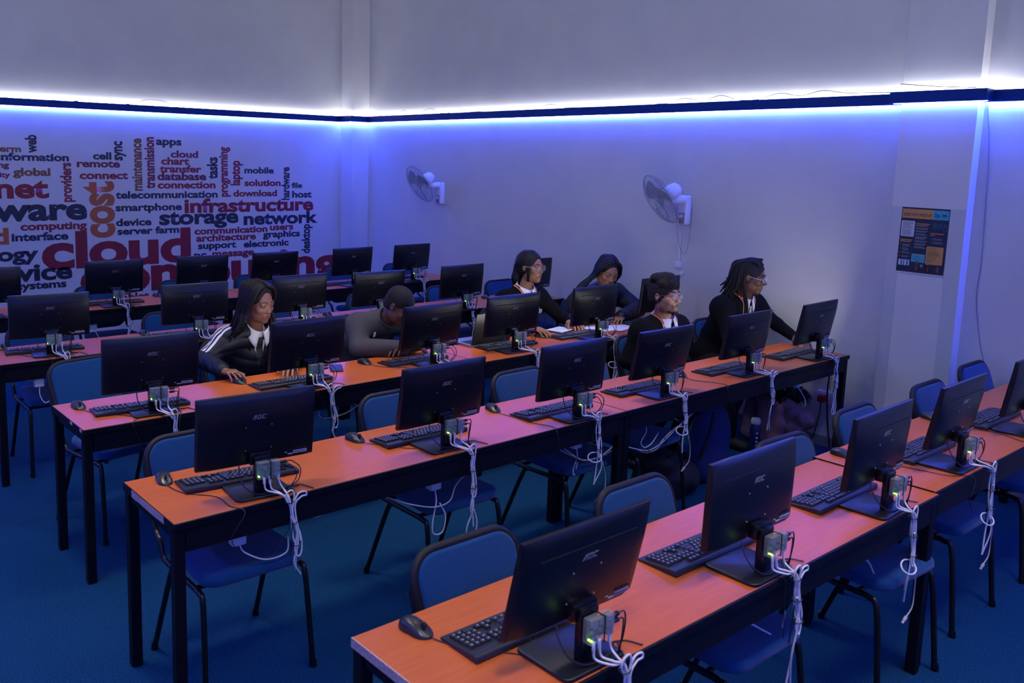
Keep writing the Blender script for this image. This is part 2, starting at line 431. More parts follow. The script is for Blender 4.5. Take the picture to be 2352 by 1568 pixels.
# ------------------------------------------------------------------ desks
ROWS = {'A': (-7.68, -7.19), 'B': (-6.246, -5.769), 'C': (-5.04, -4.56), 'D': (-3.535, -3.055), 'E': (-1.985, -1.505)}
ZT = 0.74
def desk(x0, x1, yf, yb, label, worn=0, dz=0.0, seed=0):
    rnd = random.Random(seed)
    W = x1 - x0; Dp = yb - yf
    t = thing('desk', label, 'desk', (x0, yf, 0), 0, 'long cherry wood computer desks')
    z = ZT + dz
    MB().rbox((W / 2, Dp / 2, z - 0.009), (W, Dp, 0.018), 0.0015, 1).build('tabletop', 'wood_top', t, smooth=False)
    MB().rbox((W / 2, -0.004, z - 0.013), (W, 0.008, 0.026), 0.002, 1).build('edge_band', 'desk_black', t, smooth=False)
    MB().rbox((W / 2, 0.012, z - 0.066), (W - 0.09, 0.02, 0.094), 0.002, 1).build('apron', 'desk_side', t, smooth=False)
    MB().rbox((W / 2, Dp - 0.02, z - 0.06), (W - 0.09, 0.02, 0.08), 0.002, 1).build('apron', 'desk_side', t, smooth=False)
    for x in (0.028, W - 0.028): MB().box((x, Dp / 2, z - 0.043), (0.03, Dp - 0.09, 0.05)).build('end_rail', 'desk_side', t, smooth=False)
    # end faces: worn ones show the chipboard core
    if worn == 2:
        MB().box((-0.0015, Dp / 2, z - 0.012), (0.004, Dp - 0.004, 0.026)).build('chipped_edge', 'chipboard', t, smooth=False)
    else:
        MB().box((-0.0015, Dp / 2, z - 0.014), (0.004, Dp - 0.002, 0.030)).build('edge_band', 'desk_black', t, smooth=False)
        if worn == 1:
            ch = []
            for i in range(9):
                y = 0.075 + i * (Dp - 0.17) / 8
                ch.append((y, z - 0.029 + rnd.uniform(0, 0.004)))
            top = [(y + rnd.uniform(-0.006, 0.006), z - 0.0005) for y, _ in reversed(ch)]
            poly = [(y, q) for y, q in ch] + top
            M = Matrix.Translation((-0.0045, 0, 0)) @ Matrix(((0, 1, 0, 0), (1, 0, 0, 0), (0, 0, 1, 0), (0, 0, 0, 1)))
            MB().prism(poly, 0.002, M).build('chipped_edge', 'chipboard', t, smooth=False)
        elif worn == 3:
            for (y, l) in ((0.02, 0.03), (0.16, 0.03)):
                MB().box((-0.004, y, z - 0.008), (0.003, l, 0.012)).build('chipped_edge', 'chipboard', t, smooth=False)
    for x in (0.022, W - 0.022):
        for y in (0.022, Dp - 0.022):
            MB().rbox((x, y, (z - 0.02) / 2), (0.04, 0.04, z - 0.02), 0.003, 1).build('leg', 'desk_black', t, smooth=False)
    return t
desk(-4.833, -2.455, *ROWS['A'], 'near left desk of the closest row, pale chipboard showing along its bare end', 2)
desk(-2.452, -0.11, ROWS['A'][0] + 0.014, ROWS['A'][1] + 0.014, 'closest row desk butting against the desk with the bare chipboard end', 0, 0.004)
desk(-4.925, -2.556, *ROWS['B'], 'second row desk whose dark end band is torn off to show pinkish chipboard', 1)
desk(-2.553, -0.237, *ROWS['B'], 'second row desk ending short of the fan wall above the red plug', 0)
desk(-4.849, -2.46, *ROWS['C'], 'third row desk with small chips on its purple lit corner', 3)
desk(-2.457, -0.10, *ROWS['C'], 'third row desk against the fan wall, white papers and a laptop on it', 0)
desk(-4.87, -2.46, *ROWS['D'], 'fourth row desk at the left edge of the photo with three monitors on it', 0)
desk(-2.457, -0.09, *ROWS['D'], 'fourth row desk reaching the fan wall behind the two girls', 0)
desk(-4.85, -2.46, *ROWS['E'], 'farthest desk under the large red word cloud', 0)
desk(-2.457, -0.07, *ROWS['E'], 'farthest desk in the corner below the first wall fan', 0)

# ------------------------------------------------------------------ chairs
def make_chair(label):
    t = thing('stacking_chair', label, 'chair', (0, 0, 0), 0, 'blue stacking chairs')
    r = 0.0115
    # sits facing -Y. seat pad
    def pad(u, v): pass
    bm = bmesh.new(); bmesh.ops.create_cube(bm, size=1)
    for v in bm.verts:
        v.co = Vector((v.co.x * (0.43 if v.co.y < 0 else 0.39), v.co.y * 0.41, v.co.z * 0.045))
    ve = [e for e in bm.edges if abs(e.verts[0].co.z - e.verts[1].co.z) > 0.01]
    bmesh.ops.bevel(bm, geom=ve, offset=0.075, segments=5, profile=0.5, affect='EDGES')
    he = [e for e in bm.edges if len(e.link_faces) == 2 and e.calc_face_angle(0) > 1.0]
    bmesh.ops.bevel(bm, geom=he, offset=0.016, segments=3, profile=0.5, affect='EDGES')
    MB().bm(bm, Matrix.Translation((0, -0.02, 0.452))).build('seat', 'chair_blue', t, angle=60)
    # backrest pad, leaning
    bm = bmesh.new(); bmesh.ops.create_cube(bm, size=1)
    for v in bm.verts:
        v.co = Vector((v.co.x * (0.395 if v.co.z > 0 else 0.37), v.co.y * 0.036, v.co.z * 0.335))
    ve = [e for e in bm.edges if abs(e.verts[0].co.y - e.verts[1].co.y) > 0.01]
    bmesh.ops.bevel(bm, geom=ve, offset=0.075, segments=6, profile=0.5, affect='EDGES')
    he = [e for e in bm.edges if len(e.link_faces) == 2 and e.calc_face_angle(0) > 1.0]
    bmesh.ops.bevel(bm, geom=he, offset=0.012, segments=3, profile=0.5, affect='EDGES')
    Mb = Matrix.Translation((0, 0.305, 0.665)) @ Matrix.Rotation(R(-20), 4, 'X')
    MB().bm(bm, Mb).build('backrest', 'chair_blue', t, angle=60)
    # dark edge trim round the backrest
    P = []
    hw, hh, rr = 0.203, 0.174, 0.085
    for (cx, cz, a0) in ((hw - rr, hh - rr, 0), (-hw + rr, hh - rr, 90), (-hw + rr + 0.01, -hh + rr, 180), (hw - rr - 0.01, -hh + rr, 270)):
        for k in range(7):
            a = R(a0 + 15 * k); P.append(Mb @ Vector((cx + rr * math.cos(a), 0.004, cz + rr * math.sin(a))))
    MB().tube(P, 0.0145, 8, closed=True).build('edge_trim', 'chair_trim', t, angle=80)
    for s in (-1, 1):
        # upright of the back, bending forward into the seat rail
        pts = curve([Mb @ Vector((s * 0.206, 0.016, 0.08)), Mb @ Vector((s * 0.206, 0.014, -0.15)), (s * 0.208, 0.205, 0.47), (s * 0.208, 0.17, 0.415), (s * 0.208, 0.10, 0.405), (s * 0.208, -0.16, 0.405)], 6)
        MB().tube(pts, r, 8).build('side_rail', 'chair_tube', t, angle=80)
        MB().tube(curve([(s * 0.208, -0.10, 0.405), (s * 0.209, -0.165, 0.402), (s * 0.211, -0.20, 0.36), (s * 0.222, -0.238, 0.012)], 6), r, 8).tube([(s * 0.222, -0.238, 0.028), (s * 0.223, -0.240, 0.0)], 0.0145, 10).build('leg', 'chair_tube', t, angle=80)
        MB().tube(curve([(s * 0.208, 0.06, 0.402), (s * 0.211, 0.10, 0.36), (s * 0.224, 0.243, 0.012)], 6), r, 8).tube([(s * 0.224, 0.242, 0.028), (s * 0.225, 0.244, 0.0)], 0.0145, 10).build('leg', 'chair_tube', t, angle=80)
    for y_ in (-0.11, 0.13): MB().tube([(-0.208, y_, 0.398), (0.208, y_, 0.398)], 0.009, 8).build('cross_bar', 'chair_tube', t)
    return t
CHAIRS = [  # x, y, yaw in degrees, label
 (-4.34, -7.42, 0, 'blue chair behind the nearest monitor of the closest row'),
 (-3.53, -7.42, 0, 'blue chair at the closest row, second from the bare chipboard end'),
 (-2.60, -7.46, -3, 'blue chair hidden but for its dark rim above the second monitor of the closest row'),
 (-1.84, -7.41, 0, 'blue chair at the closest row in front of the pillar foot'),
 (-1.02, -7.41, 0, 'blue chair at the closest row under the poster pillar, right of the corner guard'),
 (-0.27, -7.36, 0, 'blue chair at the wall end of the closest row, below the hanging wire'),
 (-4.58, -5.97, 0, 'blue chair tucked under the chipped end of the second row'),
 (-3.52, -5.93, 0, 'blue chair behind the second monitor of the second row'),
 (-2.67, -5.95, 2, 'blue chair behind the third monitor of the second row'),
 (-2.10, -5.93, 4, 'blue chair half covered between the third and fourth monitors of the second row'),
 (-1.30, -5.66, 0, 'blue chair the boy with the short beard sits on'),
 (-0.30, -5.56, 0, 'blue chair behind the person with locs by the fan wall'),
 (-4.470, -4.385, 11, 'blue chair pulled out at the purple lit end of the third row'),
 (-3.60, -4.30, 0, 'blue chair under the girl in the striped puffer jacket'),
 (-2.76, -4.36, 0, 'blue chair under the boy in the grey jacket'),
 (-1.33, -4.35, 0, 'blue chair of the girl with round glasses'),
 (-0.45, -4.38, 0, 'blue chair under the girl with braids'),
 (-4.46, -3.22, 0, 'blue chair at the left edge of the fourth row'),
 (-3.56, -3.22, 0, 'blue chair in the fourth row beside a grey mouse, second from its open end'),
 (-2.78, -3.22, 0, 'blue chair in the fourth row behind the head of the girl in the striped jacket'),
 (-1.82, -3.22, 0, 'blue chair in the fourth row left of the bowed boy'),
 (-0.97, -3.22, 0, 'blue chair in the fourth row right of the bowed boy'),
 (-0.24, -3.20, 0, 'blue chair in the fourth row left of the girl with round glasses'),
 (-3.58, -1.70, 0, 'blue chair below the word systems'),
 (-2.84, -1.70, 0, 'blue chair under the largest word, beside a blue mouse'),
 (-2.10, -1.70, 0, 'blue chair under the largest word, right of the third far monitor'),
 (-1.06, -1.64, 0, 'blue chair before the last letter of the largest word'),
 (-0.30, -1.62, 0, 'blue chair in the blue lit corner of the room'),
]
chair0 = make_chair(CHAIRS[0][3])
for i, (x, y, a, lab) in enumerate(CHAIRS):
    if i == 0: chair0.location = (x, y, 0); chair0.rotation_euler.z = R(a)
    else: dup(chair0, (x, y, 0), R(a), lab)

# ------------------------------------------------------------------ monitors
MW, MH, MZ = 0.46, 0.269, 0.108               # panel width, height, clearance above the desk
def aoc(mb, cx, cz, h, y, thick=0.0012):
    """the three slanted letters on the back of a monitor"""
    sl = 0.22
    def P(x, z): return (cx - (x + sl * z), cz + z)       # seen from behind, x runs to the viewer's right
    M = Matrix.Translation((0, y, 0))
    def poly(pts): mb.prism([(cx + x * h + sl * z * h, cz + z * h) for x, z in pts], -thick, M)
    # A without a cross bar
    poly([(-1.55, 0), (-1.32, 0), (-0.98, 0.86), (-0.98, 1.0), (-1.22, 1.0)])
    poly([(-0.98, 1.0), (-1.0, 0.8), (-0.98, 0.0), (-0.74, 0.0), (-0.74, 1.0)])
    # O
    o = [(-0.52, 0.12), (-0.40, 0), (0.28, 0), (0.40, 0.12), (0.40, 0.88), (0.28, 1), (-0.40, 1), (-0.52, 0.88)]
    poly([(-0.52, 0.12), (-0.40, 0), (-0.28, 0.0), (-0.28, 1.0), (-0.40, 1), (-0.52, 0.88)])
    poly([(0.16, 0.0), (0.28, 0), (0.40, 0.12), (0.40, 0.88), (0.28, 1), (0.16, 1.0)])
    poly([(-0.28, 0), (0.16, 0), (0.16, 0.2), (-0.28, 0.2)]); poly([(-0.28, 0.8), (0.16, 0.8), (0.16, 1.0), (-0.28, 1.0)])
    # C
    poly([(0.62, 0.12), (0.74, 0), (0.86, 0), (0.86, 1.0), (0.74, 1), (0.62, 0.88)])
    poly([(0.86, 0), (1.45, 0), (1.55, 0.1), (1.55, 0.2), (0.86, 0.2)]); poly([(0.86, 0.8), (1.55, 0.8), (1.55, 0.9), (1.45, 1), (0.86, 1.0)])
def make_monitor(tilt, label, lit=False):
    t = thing('monitor', label, 'monitor', (0, 0, 0), 0, 'black flat monitors')
    T = Matrix.Translation((0, 0, MZ)) @ Matrix.Rotation(R(tilt), 4, 'X')      # top leans towards -Y
    # back shell: profile in (z, depth behind the screen)
    prof = [(0.0, 0.018), (0.006, 0.027), (0.03, 0.0295), (0.11, 0.030), (0.17, 0.0295), (0.20, 0.0270), (0.225, 0.0225), (0.245, 0.0182), (0.262, 0.0138), (MH, 0.0085)]
    hw = MW / 2; vs = []; fs = []
    cols = [(-hw, 0.0085), (-hw + 0.004, None), (-hw + 0.05, None), (0.0, None), (hw - 0.05, None), (hw - 0.004, None), (hw, 0.0085)]
    nc = len(cols)
    for z, d in prof:
        for i, (x, dd) in enumerate(cols):
            q = dd if dd is not None else (0.0085 + (d - 0.0085) * (0.45 if i in (1, 5) else 1.0))
            vs.append((x, -q, z))
    for i in range(len(prof) - 1):
        for j in range(nc - 1):
            a = i * nc + j; fs.append((a, a + 1, a + nc + 1, a + nc))
    b0 = len(vs)
    vs += [(-hw, 0.0, 0), (hw, 0.0, 0), (hw, 0.0, MH), (-hw, 0.0, MH)]
    fs.append((b0, b0 + 3, b0 + 2, b0 + 1))
    fs.append(tuple([b0, b0 + 1] + [j for j in range(nc - 1, -1, -1)]))
    top = (len(prof) - 1) * nc
    fs.append(tuple([b0 + 2, b0 + 3] + [top + j for j in range(nc)]))
    fs.append(tuple([b0 + 3, b0] + [i * nc for i in range(len(prof))]))
    fs.append(tuple([b0 + 1, b0 + 2] + [i * nc + nc - 1 for i in range(len(prof) - 1, -1, -1)]))
    mb = MB().add([T @ Vector(v) for v in vs], fs)
    mb.build('housing', 'monitor_black', t, angle=35)
    bz = MB().rbox((0, 0.002, MH / 2), (MW, 0.006, MH), 0.002, 1); bz.v = [tuple(T @ Vector(v)) for v in bz.v]
    bz.build('bezel', 'monitor_gloss', t)
    sc = MB().box((0, 0.0055, MH / 2 + 0.006), (MW - 0.022, 0.002, MH - 0.036)); sc.v = [tuple(T @ Vector(v)) for v in sc.v]
    sc.build('screen', 'screen_lit' if lit else 'screen_off', t, smooth=False)
    # vent slot below the top edge
    mb = MB()
    mb.prism([(-0.175, 0.2105), (0.175, 0.2105), (0.175, 0.2155), (-0.175, 0.2155)], -0.0016, Matrix.Translation((0, -0.0240, 0)))
    mb.v = [tuple(T @ Vector(v)) for v in mb.v]
    mb.build('vent_slot', 'slot_black', t, smooth=False)
    mb = MB(); aoc(mb, 0.0, 0.1765, 0.0165, -0.0284); mb.v = [tuple(T @ Vector(v)) for v in mb.v]
    mb.build('logo', 'logo_grey', t, smooth=False)
    # four screws, a sticker with print, socket recess with the white plug
    for sx in (-0.05, 0.05):
        for z in (0.150, 0.060): MB().cyl(T @ Vector((sx, -0.028, z)), T @ Vector((sx, -0.0315, z)), 0.0022, 8).build('mounting_screw', 'screw_metal', t)
    mb = MB().box((0.168, -0.0295, 0.024), (0.055, 0.002, 0.012)).box((0.128, -0.0295, 0.019), (0.02, 0.002, 0.004)).box((0.11, -0.0295, 0.027), (0.01, 0.002, 0.003))
    mb.v = [tuple(T @ Vector(v)) for v in mb.v]
    st = mb.build('sticker', 'label_white', t, smooth=False)
    mb = MB()
    for i in range(9): mb.box((0.146 + i * 0.0055, -0.0307, 0.024), (0.0028 if i % 3 else 0.0042, 0.0006, 0.005))
    mb.v = [tuple(T @ Vector(v)) for v in mb.v]
    mb.build('print', 'label_print', st, smooth=False)
    mb = MB().prism([(0.135, 0.036), (0.195, 0.036), (0.195, 0.040), (0.135, 0.040)], -0.0006, Matrix.Translation((0, -0.0298, 0)))
    for i in range(6): mb.prism([(0.140 + 0.009 * i, 0.040), (0.144 + 0.009 * i, 0.040), (0.144 + 0.009 * i, 0.044), (0.140 + 0.009 * i, 0.044)], -0.0006, Matrix.Translation((0, -0.0298, 0)))
    mb.v = [tuple(T @ Vector(v)) for v in mb.v]
    mb.build('socket_recess', 'slot_black', t, smooth=False)
    mb = MB().rbox((0.035, -0.036, 0.006), (0.021, 0.012, 0.028), 0.002, 1); mb.v = [tuple(T @ Vector(v)) for v in mb.v]
    mb.build('video_plug', 'white_plastic', t)
    # neck and foot
    MB().rbox((0, -0.066, 0.078), (0.062, 0.022, 0.145), 0.004, 2).rbox((0, -0.048, 0.138), (0.085, 0.03, 0.045), 0.004, 2).build('stand_neck', 'monitor_gloss', t)
    bm = bmesh.new(); bmesh.ops.create_cube(bm, size=1)
    for v in bm.verts: v.co = Vector((v.co.x * 0.218, v.co.y * 0.185, v.co.z * 0.011))
    ve = [e for e in bm.edges if abs(e.verts[0].co.z - e.verts[1].co.z) > 0.005]
    bmesh.ops.bevel(bm, geom=ve, offset=0.022, segments=4, profile=0.5, affect='EDGES')
    bmesh.ops.bevel(bm, geom=[e for e in bm.edges if len(e.link_faces) == 2 and e.calc_face_angle(0) > 1.0], offset=0.003, segments=2, profile=0.5, affect='EDGES')
    MB().bm(bm, Matrix.Translation((0, -0.018, 0.0055))).build('stand_base', 'monitor_black', t, angle=50)
    # black leads
    k = MB()
    k.tube(curve([(-0.075, -0.034, 0.112), (-0.078, -0.045, 0.085), (-0.07, -0.07, 0.045), (-0.035, -0.09, 0.018), (0.01, -0.098, 0.0135), (0.07, -0.09, 0.0135), (0.105, -0.07, 0.0135), (0.125, -0.05, 0.004), (0.15, -0.06, 0.004)], 6), 0.0026, 6)
    k.build('power_lead', 'cable_black', t)
    return t

def make_board(label):
    """the small bare computer in its clear case, strapped to the neck of a monitor (origin on the desk below the panel)"""
    t = thing('mini_computer', label, 'mini computer', (0, 0, 0), 0, 'small computers in clear cases')
    bx, by, bz = 0.012, -0.096, 0.105
    MB().rbox((bx, by, bz), (0.088, 0.030, 0.064), 0.004, 2).build('case', 'clear_plastic', t)
    MB().box((bx, by + 0.004, bz), (0.082, 0.002, 0.056)).build('circuit_board', 'circuit_green', t, smooth=False)
    p = MB()
    for (x, z, w_, h_, d_) in ((0.030, -0.016, 0.018, 0.016, 0.016), (0.030, 0.003, 0.018, 0.015, 0.017), (0.030, 0.020, 0.018, 0.013, 0.017), (-0.022, -0.026, 0.010, 0.006, 0.006), (-0.004, -0.026, 0.012, 0.006, 0.006)):
        p.box((bx + x, by - d_ / 2 + 0.003, bz + z), (w_, d_, h_))
    p.build('port_block', 'port_metal', t, smooth=False)
    p = MB()
    for (x, z, s_) in ((-0.012, 0.006, 0.015), (-0.028, 0.012, 0.010), (0.008, 0.010, 0.011), (-0.026, -0.008, 0.008), (0.006, -0.010, 0.007)):
        p.box((bx + x, by + 0.0005, bz + z), (s_, 0.005, s_))
    for i in range(16): p.box((bx - 0.032 + 0.0036 * i, by - 0.001, bz + 0.0255), (0.0016, 0.006, 0.0035))
    p.build('chip', 'chip_grey', t, smooth=False)
    MB().box((bx - 0.038, by - 0.006, bz - 0.021), (0.0036, 0.012, 0.0036)).build('status_light', 'led_green', t, smooth=False)
    MB().box((bx + 0.004, by - 0.0156, bz), (0.0045, 0.0012, 0.068)).box((bx + 0.004, by + 0.006, bz + 0.0335), (0.0045, 0.044, 0.0012)).box((bx + 0.004, by + 0.006, bz - 0.0335), (0.0045, 0.044, 0.0012)).build('strap', 'cable_black', t, smooth=False)
    return t

def make_bundle(label, var, white, drop):
    """white power and network leads running from the mini computer down over the desk edge; black ties"""
    rnd = random.Random(var * 77 + 5)
    t = thing('cable_bundle', label, 'cables', (0, 0, 0), 0, 'white cable bundles')
    j = lambda a: rnd.uniform(-a, a)
    e = EDGE
    kx = 0.055 + j(0.012)
    knot = Vector((kx, e - 0.022, -0.005 + j(0.012)))
    low = Vector((kx + 0.02 + j(0.02), e - 0.026, -0.16 - drop * 0.5 + j(0.03)))
    end = Vector((low.x + j(0.02), e - 0.02 + j(0.01), -0.27 - drop + j(0.03)))
    r = 0.0033
    starts = [(-0.012, -0.102, 0.074), (0.010, -0.102, 0.074), (0.044, -0.104, 0.082)]
    for (x, y, z) in starts: MB().rbox((x, y, z - 0.010), (0.0095, 0.0065, 0.026), 0.002, 1).build('plug', 'white_plastic', t)
    for i, (x, y, z) in enumerate(starts):
        q = Vector((j(0.006), -0.004 - 0.004 * i, j(0.01)))
        pts = [(x, y, z - 0.02), (x + 0.004 + j(0.004), y - 0.004, z - 0.045), (x * 0.5 + kx * 0.45 + j(0.004), e - 0.004 - 0.012, 0.022 + j(0.006)), knot + q,
               knot.lerp(low, 0.35) + Vector((j(0.012), -0.006 * i, 0)), knot.lerp(low, 0.75) + Vector((j(0.012), -0.004 * i, 0)), low + q]
        if i < 2: pts += [low.lerp(end, 0.5) + Vector((j(0.03), j(0.01), 0)), end + Vector((j(0.015), 0, j(0.03)))]
        MB().tube(curve(pts, 6), r, 7).build('cable', white, t, angle=80)
    # doubled back loops tied into the bundle
    a = knot + Vector((0, -0.008, 0))
    MB().tube(curve([a + Vector((0, 0, -0.02)), a + Vector((-0.020, -0.004, 0.012)), a + Vector((-0.016, -0.006, 0.034)), a + Vector((0.004, -0.006, 0.040)), a + Vector((0.014, -0.006, 0.018)), a + Vector((0.008, -0.004, -0.05)), low + Vector((0.012, -0.006, 0.05)), low + Vector((0.016, -0.006, -0.01)), low + Vector((0.002, -0.008, -0.03)), low + Vector((-0.012, -0.006, 0.0)), low + Vector((-0.004, -0.008, 0.07)), a + Vector((0.0, -0.008, -0.06))], 6), r, 7).build('cable', white, t, angle=80)
    if var % 3 == 0:
        b = knot + Vector((0.012, -0.008, 0.0))
        MB().tube(curve([b + Vector((0, 0, -0.015)), b + Vector((0.022, 0, 0.020)), b + Vector((0.050, 0, 0.022)), b + Vector((0.054, 0, 0.008)), b + Vector((0.030, 0, 0.004)), b + Vector((0.006, -0.002, -0.03)), low + Vector((0.01, -0.01, 0.03))], 6), r, 7).build('cable', white, t, angle=80)
    elif var % 3 == 1:
        # ring of slack at the bottom and a loose plug end
        P = [low + Vector((-0.035 + 0.045 * math.cos(a_), -0.01 + 0.02 * math.sin(a_), -0.02 + 0.018 * math.sin(a_))) for a_ in [k * PI / 4 for k in range(9)]]
        MB().tube(curve(P, 4), r, 7).build('cable', white, t, angle=80)
        P = [low, low + Vector((0.03, -0.01, -0.07)), low + Vector((0.065, 0.0, -0.15)), low + Vector((0.06, 0.0, -0.21)), low + Vector((0.03, 0.005, -0.24))]
        MB().tube(curve(P, 6), r * 0.85, 7).build('cable', 'cable_dirty', t, angle=80)
        d_ = (P[-1] - P[-2]).normalized()
        MB().tube([P[-1], P[-1] + d_ * 0.016, P[-1] + d_ * 0.017, P[-1] + d_ * 0.03], [0.006, 0.0065, 0.0048, 0.0048], 8).build('plug', 'cable_dirty', t)
    else:
        P = [low, low + Vector((0.004, -0.004, -0.08)), low + Vector((-0.03, -0.004, -0.16)), low + Vector((-0.02, 0, -0.20)), low + Vector((0.02, 0, -0.20)), low + Vector((0.03, 0, -0.15)), low + Vector((0.012, 0.0, -0.09))]
        MB().tube(curve(P, 6), r, 7).build('cable', white, t, angle=80)
    for f_ in (0.02, 0.45, 0.9):
        c = knot.lerp(low, f_) + Vector((0, -0.006, 0))
        MB().tube([c + Vector((0.0145 * math.cos(a_), 0.015 * math.sin(a_), 0.003 * math.cos(a_))) for a_ in [2 * PI * k / 12 for k in range(12)]], 0.0018, 5, closed=True).build('cable_tie', 'cable_black', t)
    # black leads leaving the right side of the board
    for z_ in (0.122, 0.106): MB().rbox((0.067, -0.100, z_), (0.026, 0.012, 0.010), 0.002, 1).build('plug', 'cable_black', t)
    v = rnd.uniform(0.8, 1.25)
    MB().tube(curve([(0.078, -0.100, 0.122), (0.100, -0.102, 0.120), (0.122 * v, -0.100, 0.085), (0.118 * v, -0.096, 0.040), (0.10, -0.092, 0.0145), (0.10, e + 0.01, 0.008), (0.085, e - 0.012, -0.02), (0.07, e - 0.026, -0.10), (0.066, e - 0.02, -0.22)], 6), 0.0021, 6).build('black_lead', 'cable_black', t, angle=80)
    MB().tube(curve([(0.078, -0.100, 0.106), (0.096, -0.103, 0.102), (0.108 * v, -0.102, 0.06), (0.095, -0.098, 0.018), (0.112, -0.085, 0.0125), (0.135, -0.060, 0.0035), (0.16, -0.065, 0.0035), (0.18, e + 0.012, 0.003)], 6), 0.0021, 6).build('black_lead', 'cable_black', t, angle=80)
    return t

# ------------------------------------------------------------------ keyboards and mice
def make_keyboard(label):
    """user side faces +Y, the lead leaves the -Y edge"""
    t = thing('keyboard', label, 'keyboard', (0, 0, 0), 0, 'black corded keyboards')
    W, Dp = 0.452, 0.148
    poly = [(-Dp / 2, 0.004), (-Dp / 2 + 0.004, 0.0), (Dp / 2 - 0.01, 0.0), (Dp / 2, 0.003), (Dp / 2 - 0.003, 0.0075), (Dp / 2 - 0.03, 0.0105), (-Dp / 2 + 0.022, 0.0195), (-Dp / 2 + 0.006, 0.0195), (-Dp / 2, 0.015)]
    M = Matrix.Translation((-W / 2, 0, 0)) @ Matrix(((0, 1, 0, 0), (1, 0, 0, 0), (0, 0, 1, 0), (0, 0, 0, 1)))
    MB().prism(poly, W, M).build('body', 'keyboard_black', t, angle=30, bevel=0.002, bseg=1)
    km = MB(); pr = MB()
    def zt(y): return 0.0192 + (0.0102 - 0.0192) * ((y - (-Dp / 2 + 0.022)) / (Dp - 0.052))
    def row(y, xs):
        for x, w_ in xs:
            z = zt(y)
            km.box((-x, y, z + 0.0035), (w_ - 0.0022, 0.0158, 0.008), None, 0, (0.82, 0.82))
            if w_ < 0.03: pr.box((-x + 0.002, y + 0.001, z + 0.0077), (0.0042, 0.0035, 0.0004))
    u = 0.0187
    x0 = -W / 2 + 0.014
    ys = [-Dp / 2 + 0.026] + [-Dp / 2 + 0.048 + 0.0178 * i for i in range(5)]
    fx = [(x0 + u * (i + 0.5 + (0.9 if i > 0 else 0) + (0.5 if i > 4 else 0) + (0.5 if i > 8 else 0)), u) for i in range(13)]
    row(ys[0], fx)
    row(ys[1], [(x0 + u * (i + 0.5), u) for i in range(13)] + [(x0 + u * 14, u * 2)])
    row(ys[2], [(x0 + u * 0.75, u * 1.5)] + [(x0 + u * (2 + i), u) for i in range(12)] + [(x0 + u * 14.25, u * 1.5)])
    row(ys[3], [(x0 + u * 0.875, u * 1.75)] + [(x0 + u * (2.25 + i), u) for i in range(11)] + [(x0 + u * 13.9, u * 2.25)])
    row(ys[4], [(x0 + u * 1.125, u * 2.25)] + [(x0 + u * (2.75 + i), u) for i in range(10)] + [(x0 + u * 13.6, u * 2.75)])
    row(ys[5], [(x0 + u * 0.62, u * 1.25), (x0 + u * 1.87, u * 1.25), (x0 + u * 3.12, u * 1.25), (x0 + u * 6.9, u * 6.2), (x0 + u * 10.7, u * 1.25), (x0 + u * 11.95, u * 1.25), (x0 + u * 13.2, u * 1.25), (x0 + u * 14.4, u * 1.25)])
    xa = x0 + u * 15.35
    for r_ in (0, 1, 2): row(ys[r_], [(xa + u * (i + 0.5), u) for i in range(3)])
    row(ys[4], [(xa + u * 1.5, u)]); row(ys[5], [(xa + u * (i + 0.5), u) for i in range(3)])
    xb = xa + u * 3.35
    for r_ in (1, 2, 3, 4, 5): row(ys[r_], [(xb + u * (i + 0.5), u) for i in range(4)] if r_ < 5 else [(xb + u, u * 2), (xb + u * 2.5, u), (xb + u * 3.5, u)])
    kk = km.build('keys', 'key_black', t, smooth=False)
    pr.build('key_legends', 'key_print', kk, smooth=False)
    return t
def keyboard_cord(t, edge, sx, rnd):
    """edge: local y of the desk's near edge"""
    j = lambda a: rnd.uniform(-a, a)
    x = -0.06 + j(0.02)
    pts = [(x, -0.072, 0.010), (x + 0.005, -0.085, 0.004), (x + 0.03 + j(0.02), -0.085 + (edge + 0.085) * 0.35, 0.0028), (x + 0.075 + j(0.03), -0.085 + (edge + 0.085) * 0.7, 0.0028), (x + 0.11 + j(0.04), edge + 0.012, 0.0028), (x + 0.125 + j(0.04), edge - 0.012, -0.006), (x + 0.13 + j(0.04), edge - 0.016, -0.08), (x + 0.125 + j(0.05), edge - 0.015, -0.2)]
    MB().tube(curve(pts, 6), 0.0018, 6).build('cord', 'cable_black', t, angle=80)
def make_mouse(label):
    """buttons towards -Y (the near edge)"""
    t = thing('mouse', label, 'computer mouse', (0, 0, 0), 0, 'black corded mice')
    L, W, H = 0.112, 0.062, 0.036
    def f(u, v):
        a = 2 * PI * u; y = math.cos(PI * v)
        ww = math.sqrt(max(0.0, 1 - abs(y) ** 2.6)); waist = 1 - 0.10 * math.exp(-(y / 0.35) ** 2)
        cx, sz = math.cos(a), math.sin(a)
        hz = (0.80 + 0.28 * y - 0.35 * y * y) if y > -1 else 0.2
        z = H * max(0.15, hz) * max(0, sz) ** 0.75 * (ww ** 0.55)
        return (W / 2 * ww * waist * (abs(cx) ** 0.75) * (1 if cx > 0 else -1), L / 2 * y, 0.0008 + max(0.0, z))
    MB().grid(f, 28, 17, closed_u=True).build('shell', 'mouse_black', t, angle=80)
    MB().tube(curve([(0, -L / 2 + 0.004, 0.021), (0, -L * 0.3, 0.0305), (0, -0.012, 0.0352)], 5), 0.0009, 5).build('button_seam', 'slot_black', t)
    MB().cyl((-0.004, -L * 0.27, 0.0275), (0.004, -L * 0.27, 0.0275), 0.0085, 14).build('scroll_wheel', 'rubber', t)
    return t
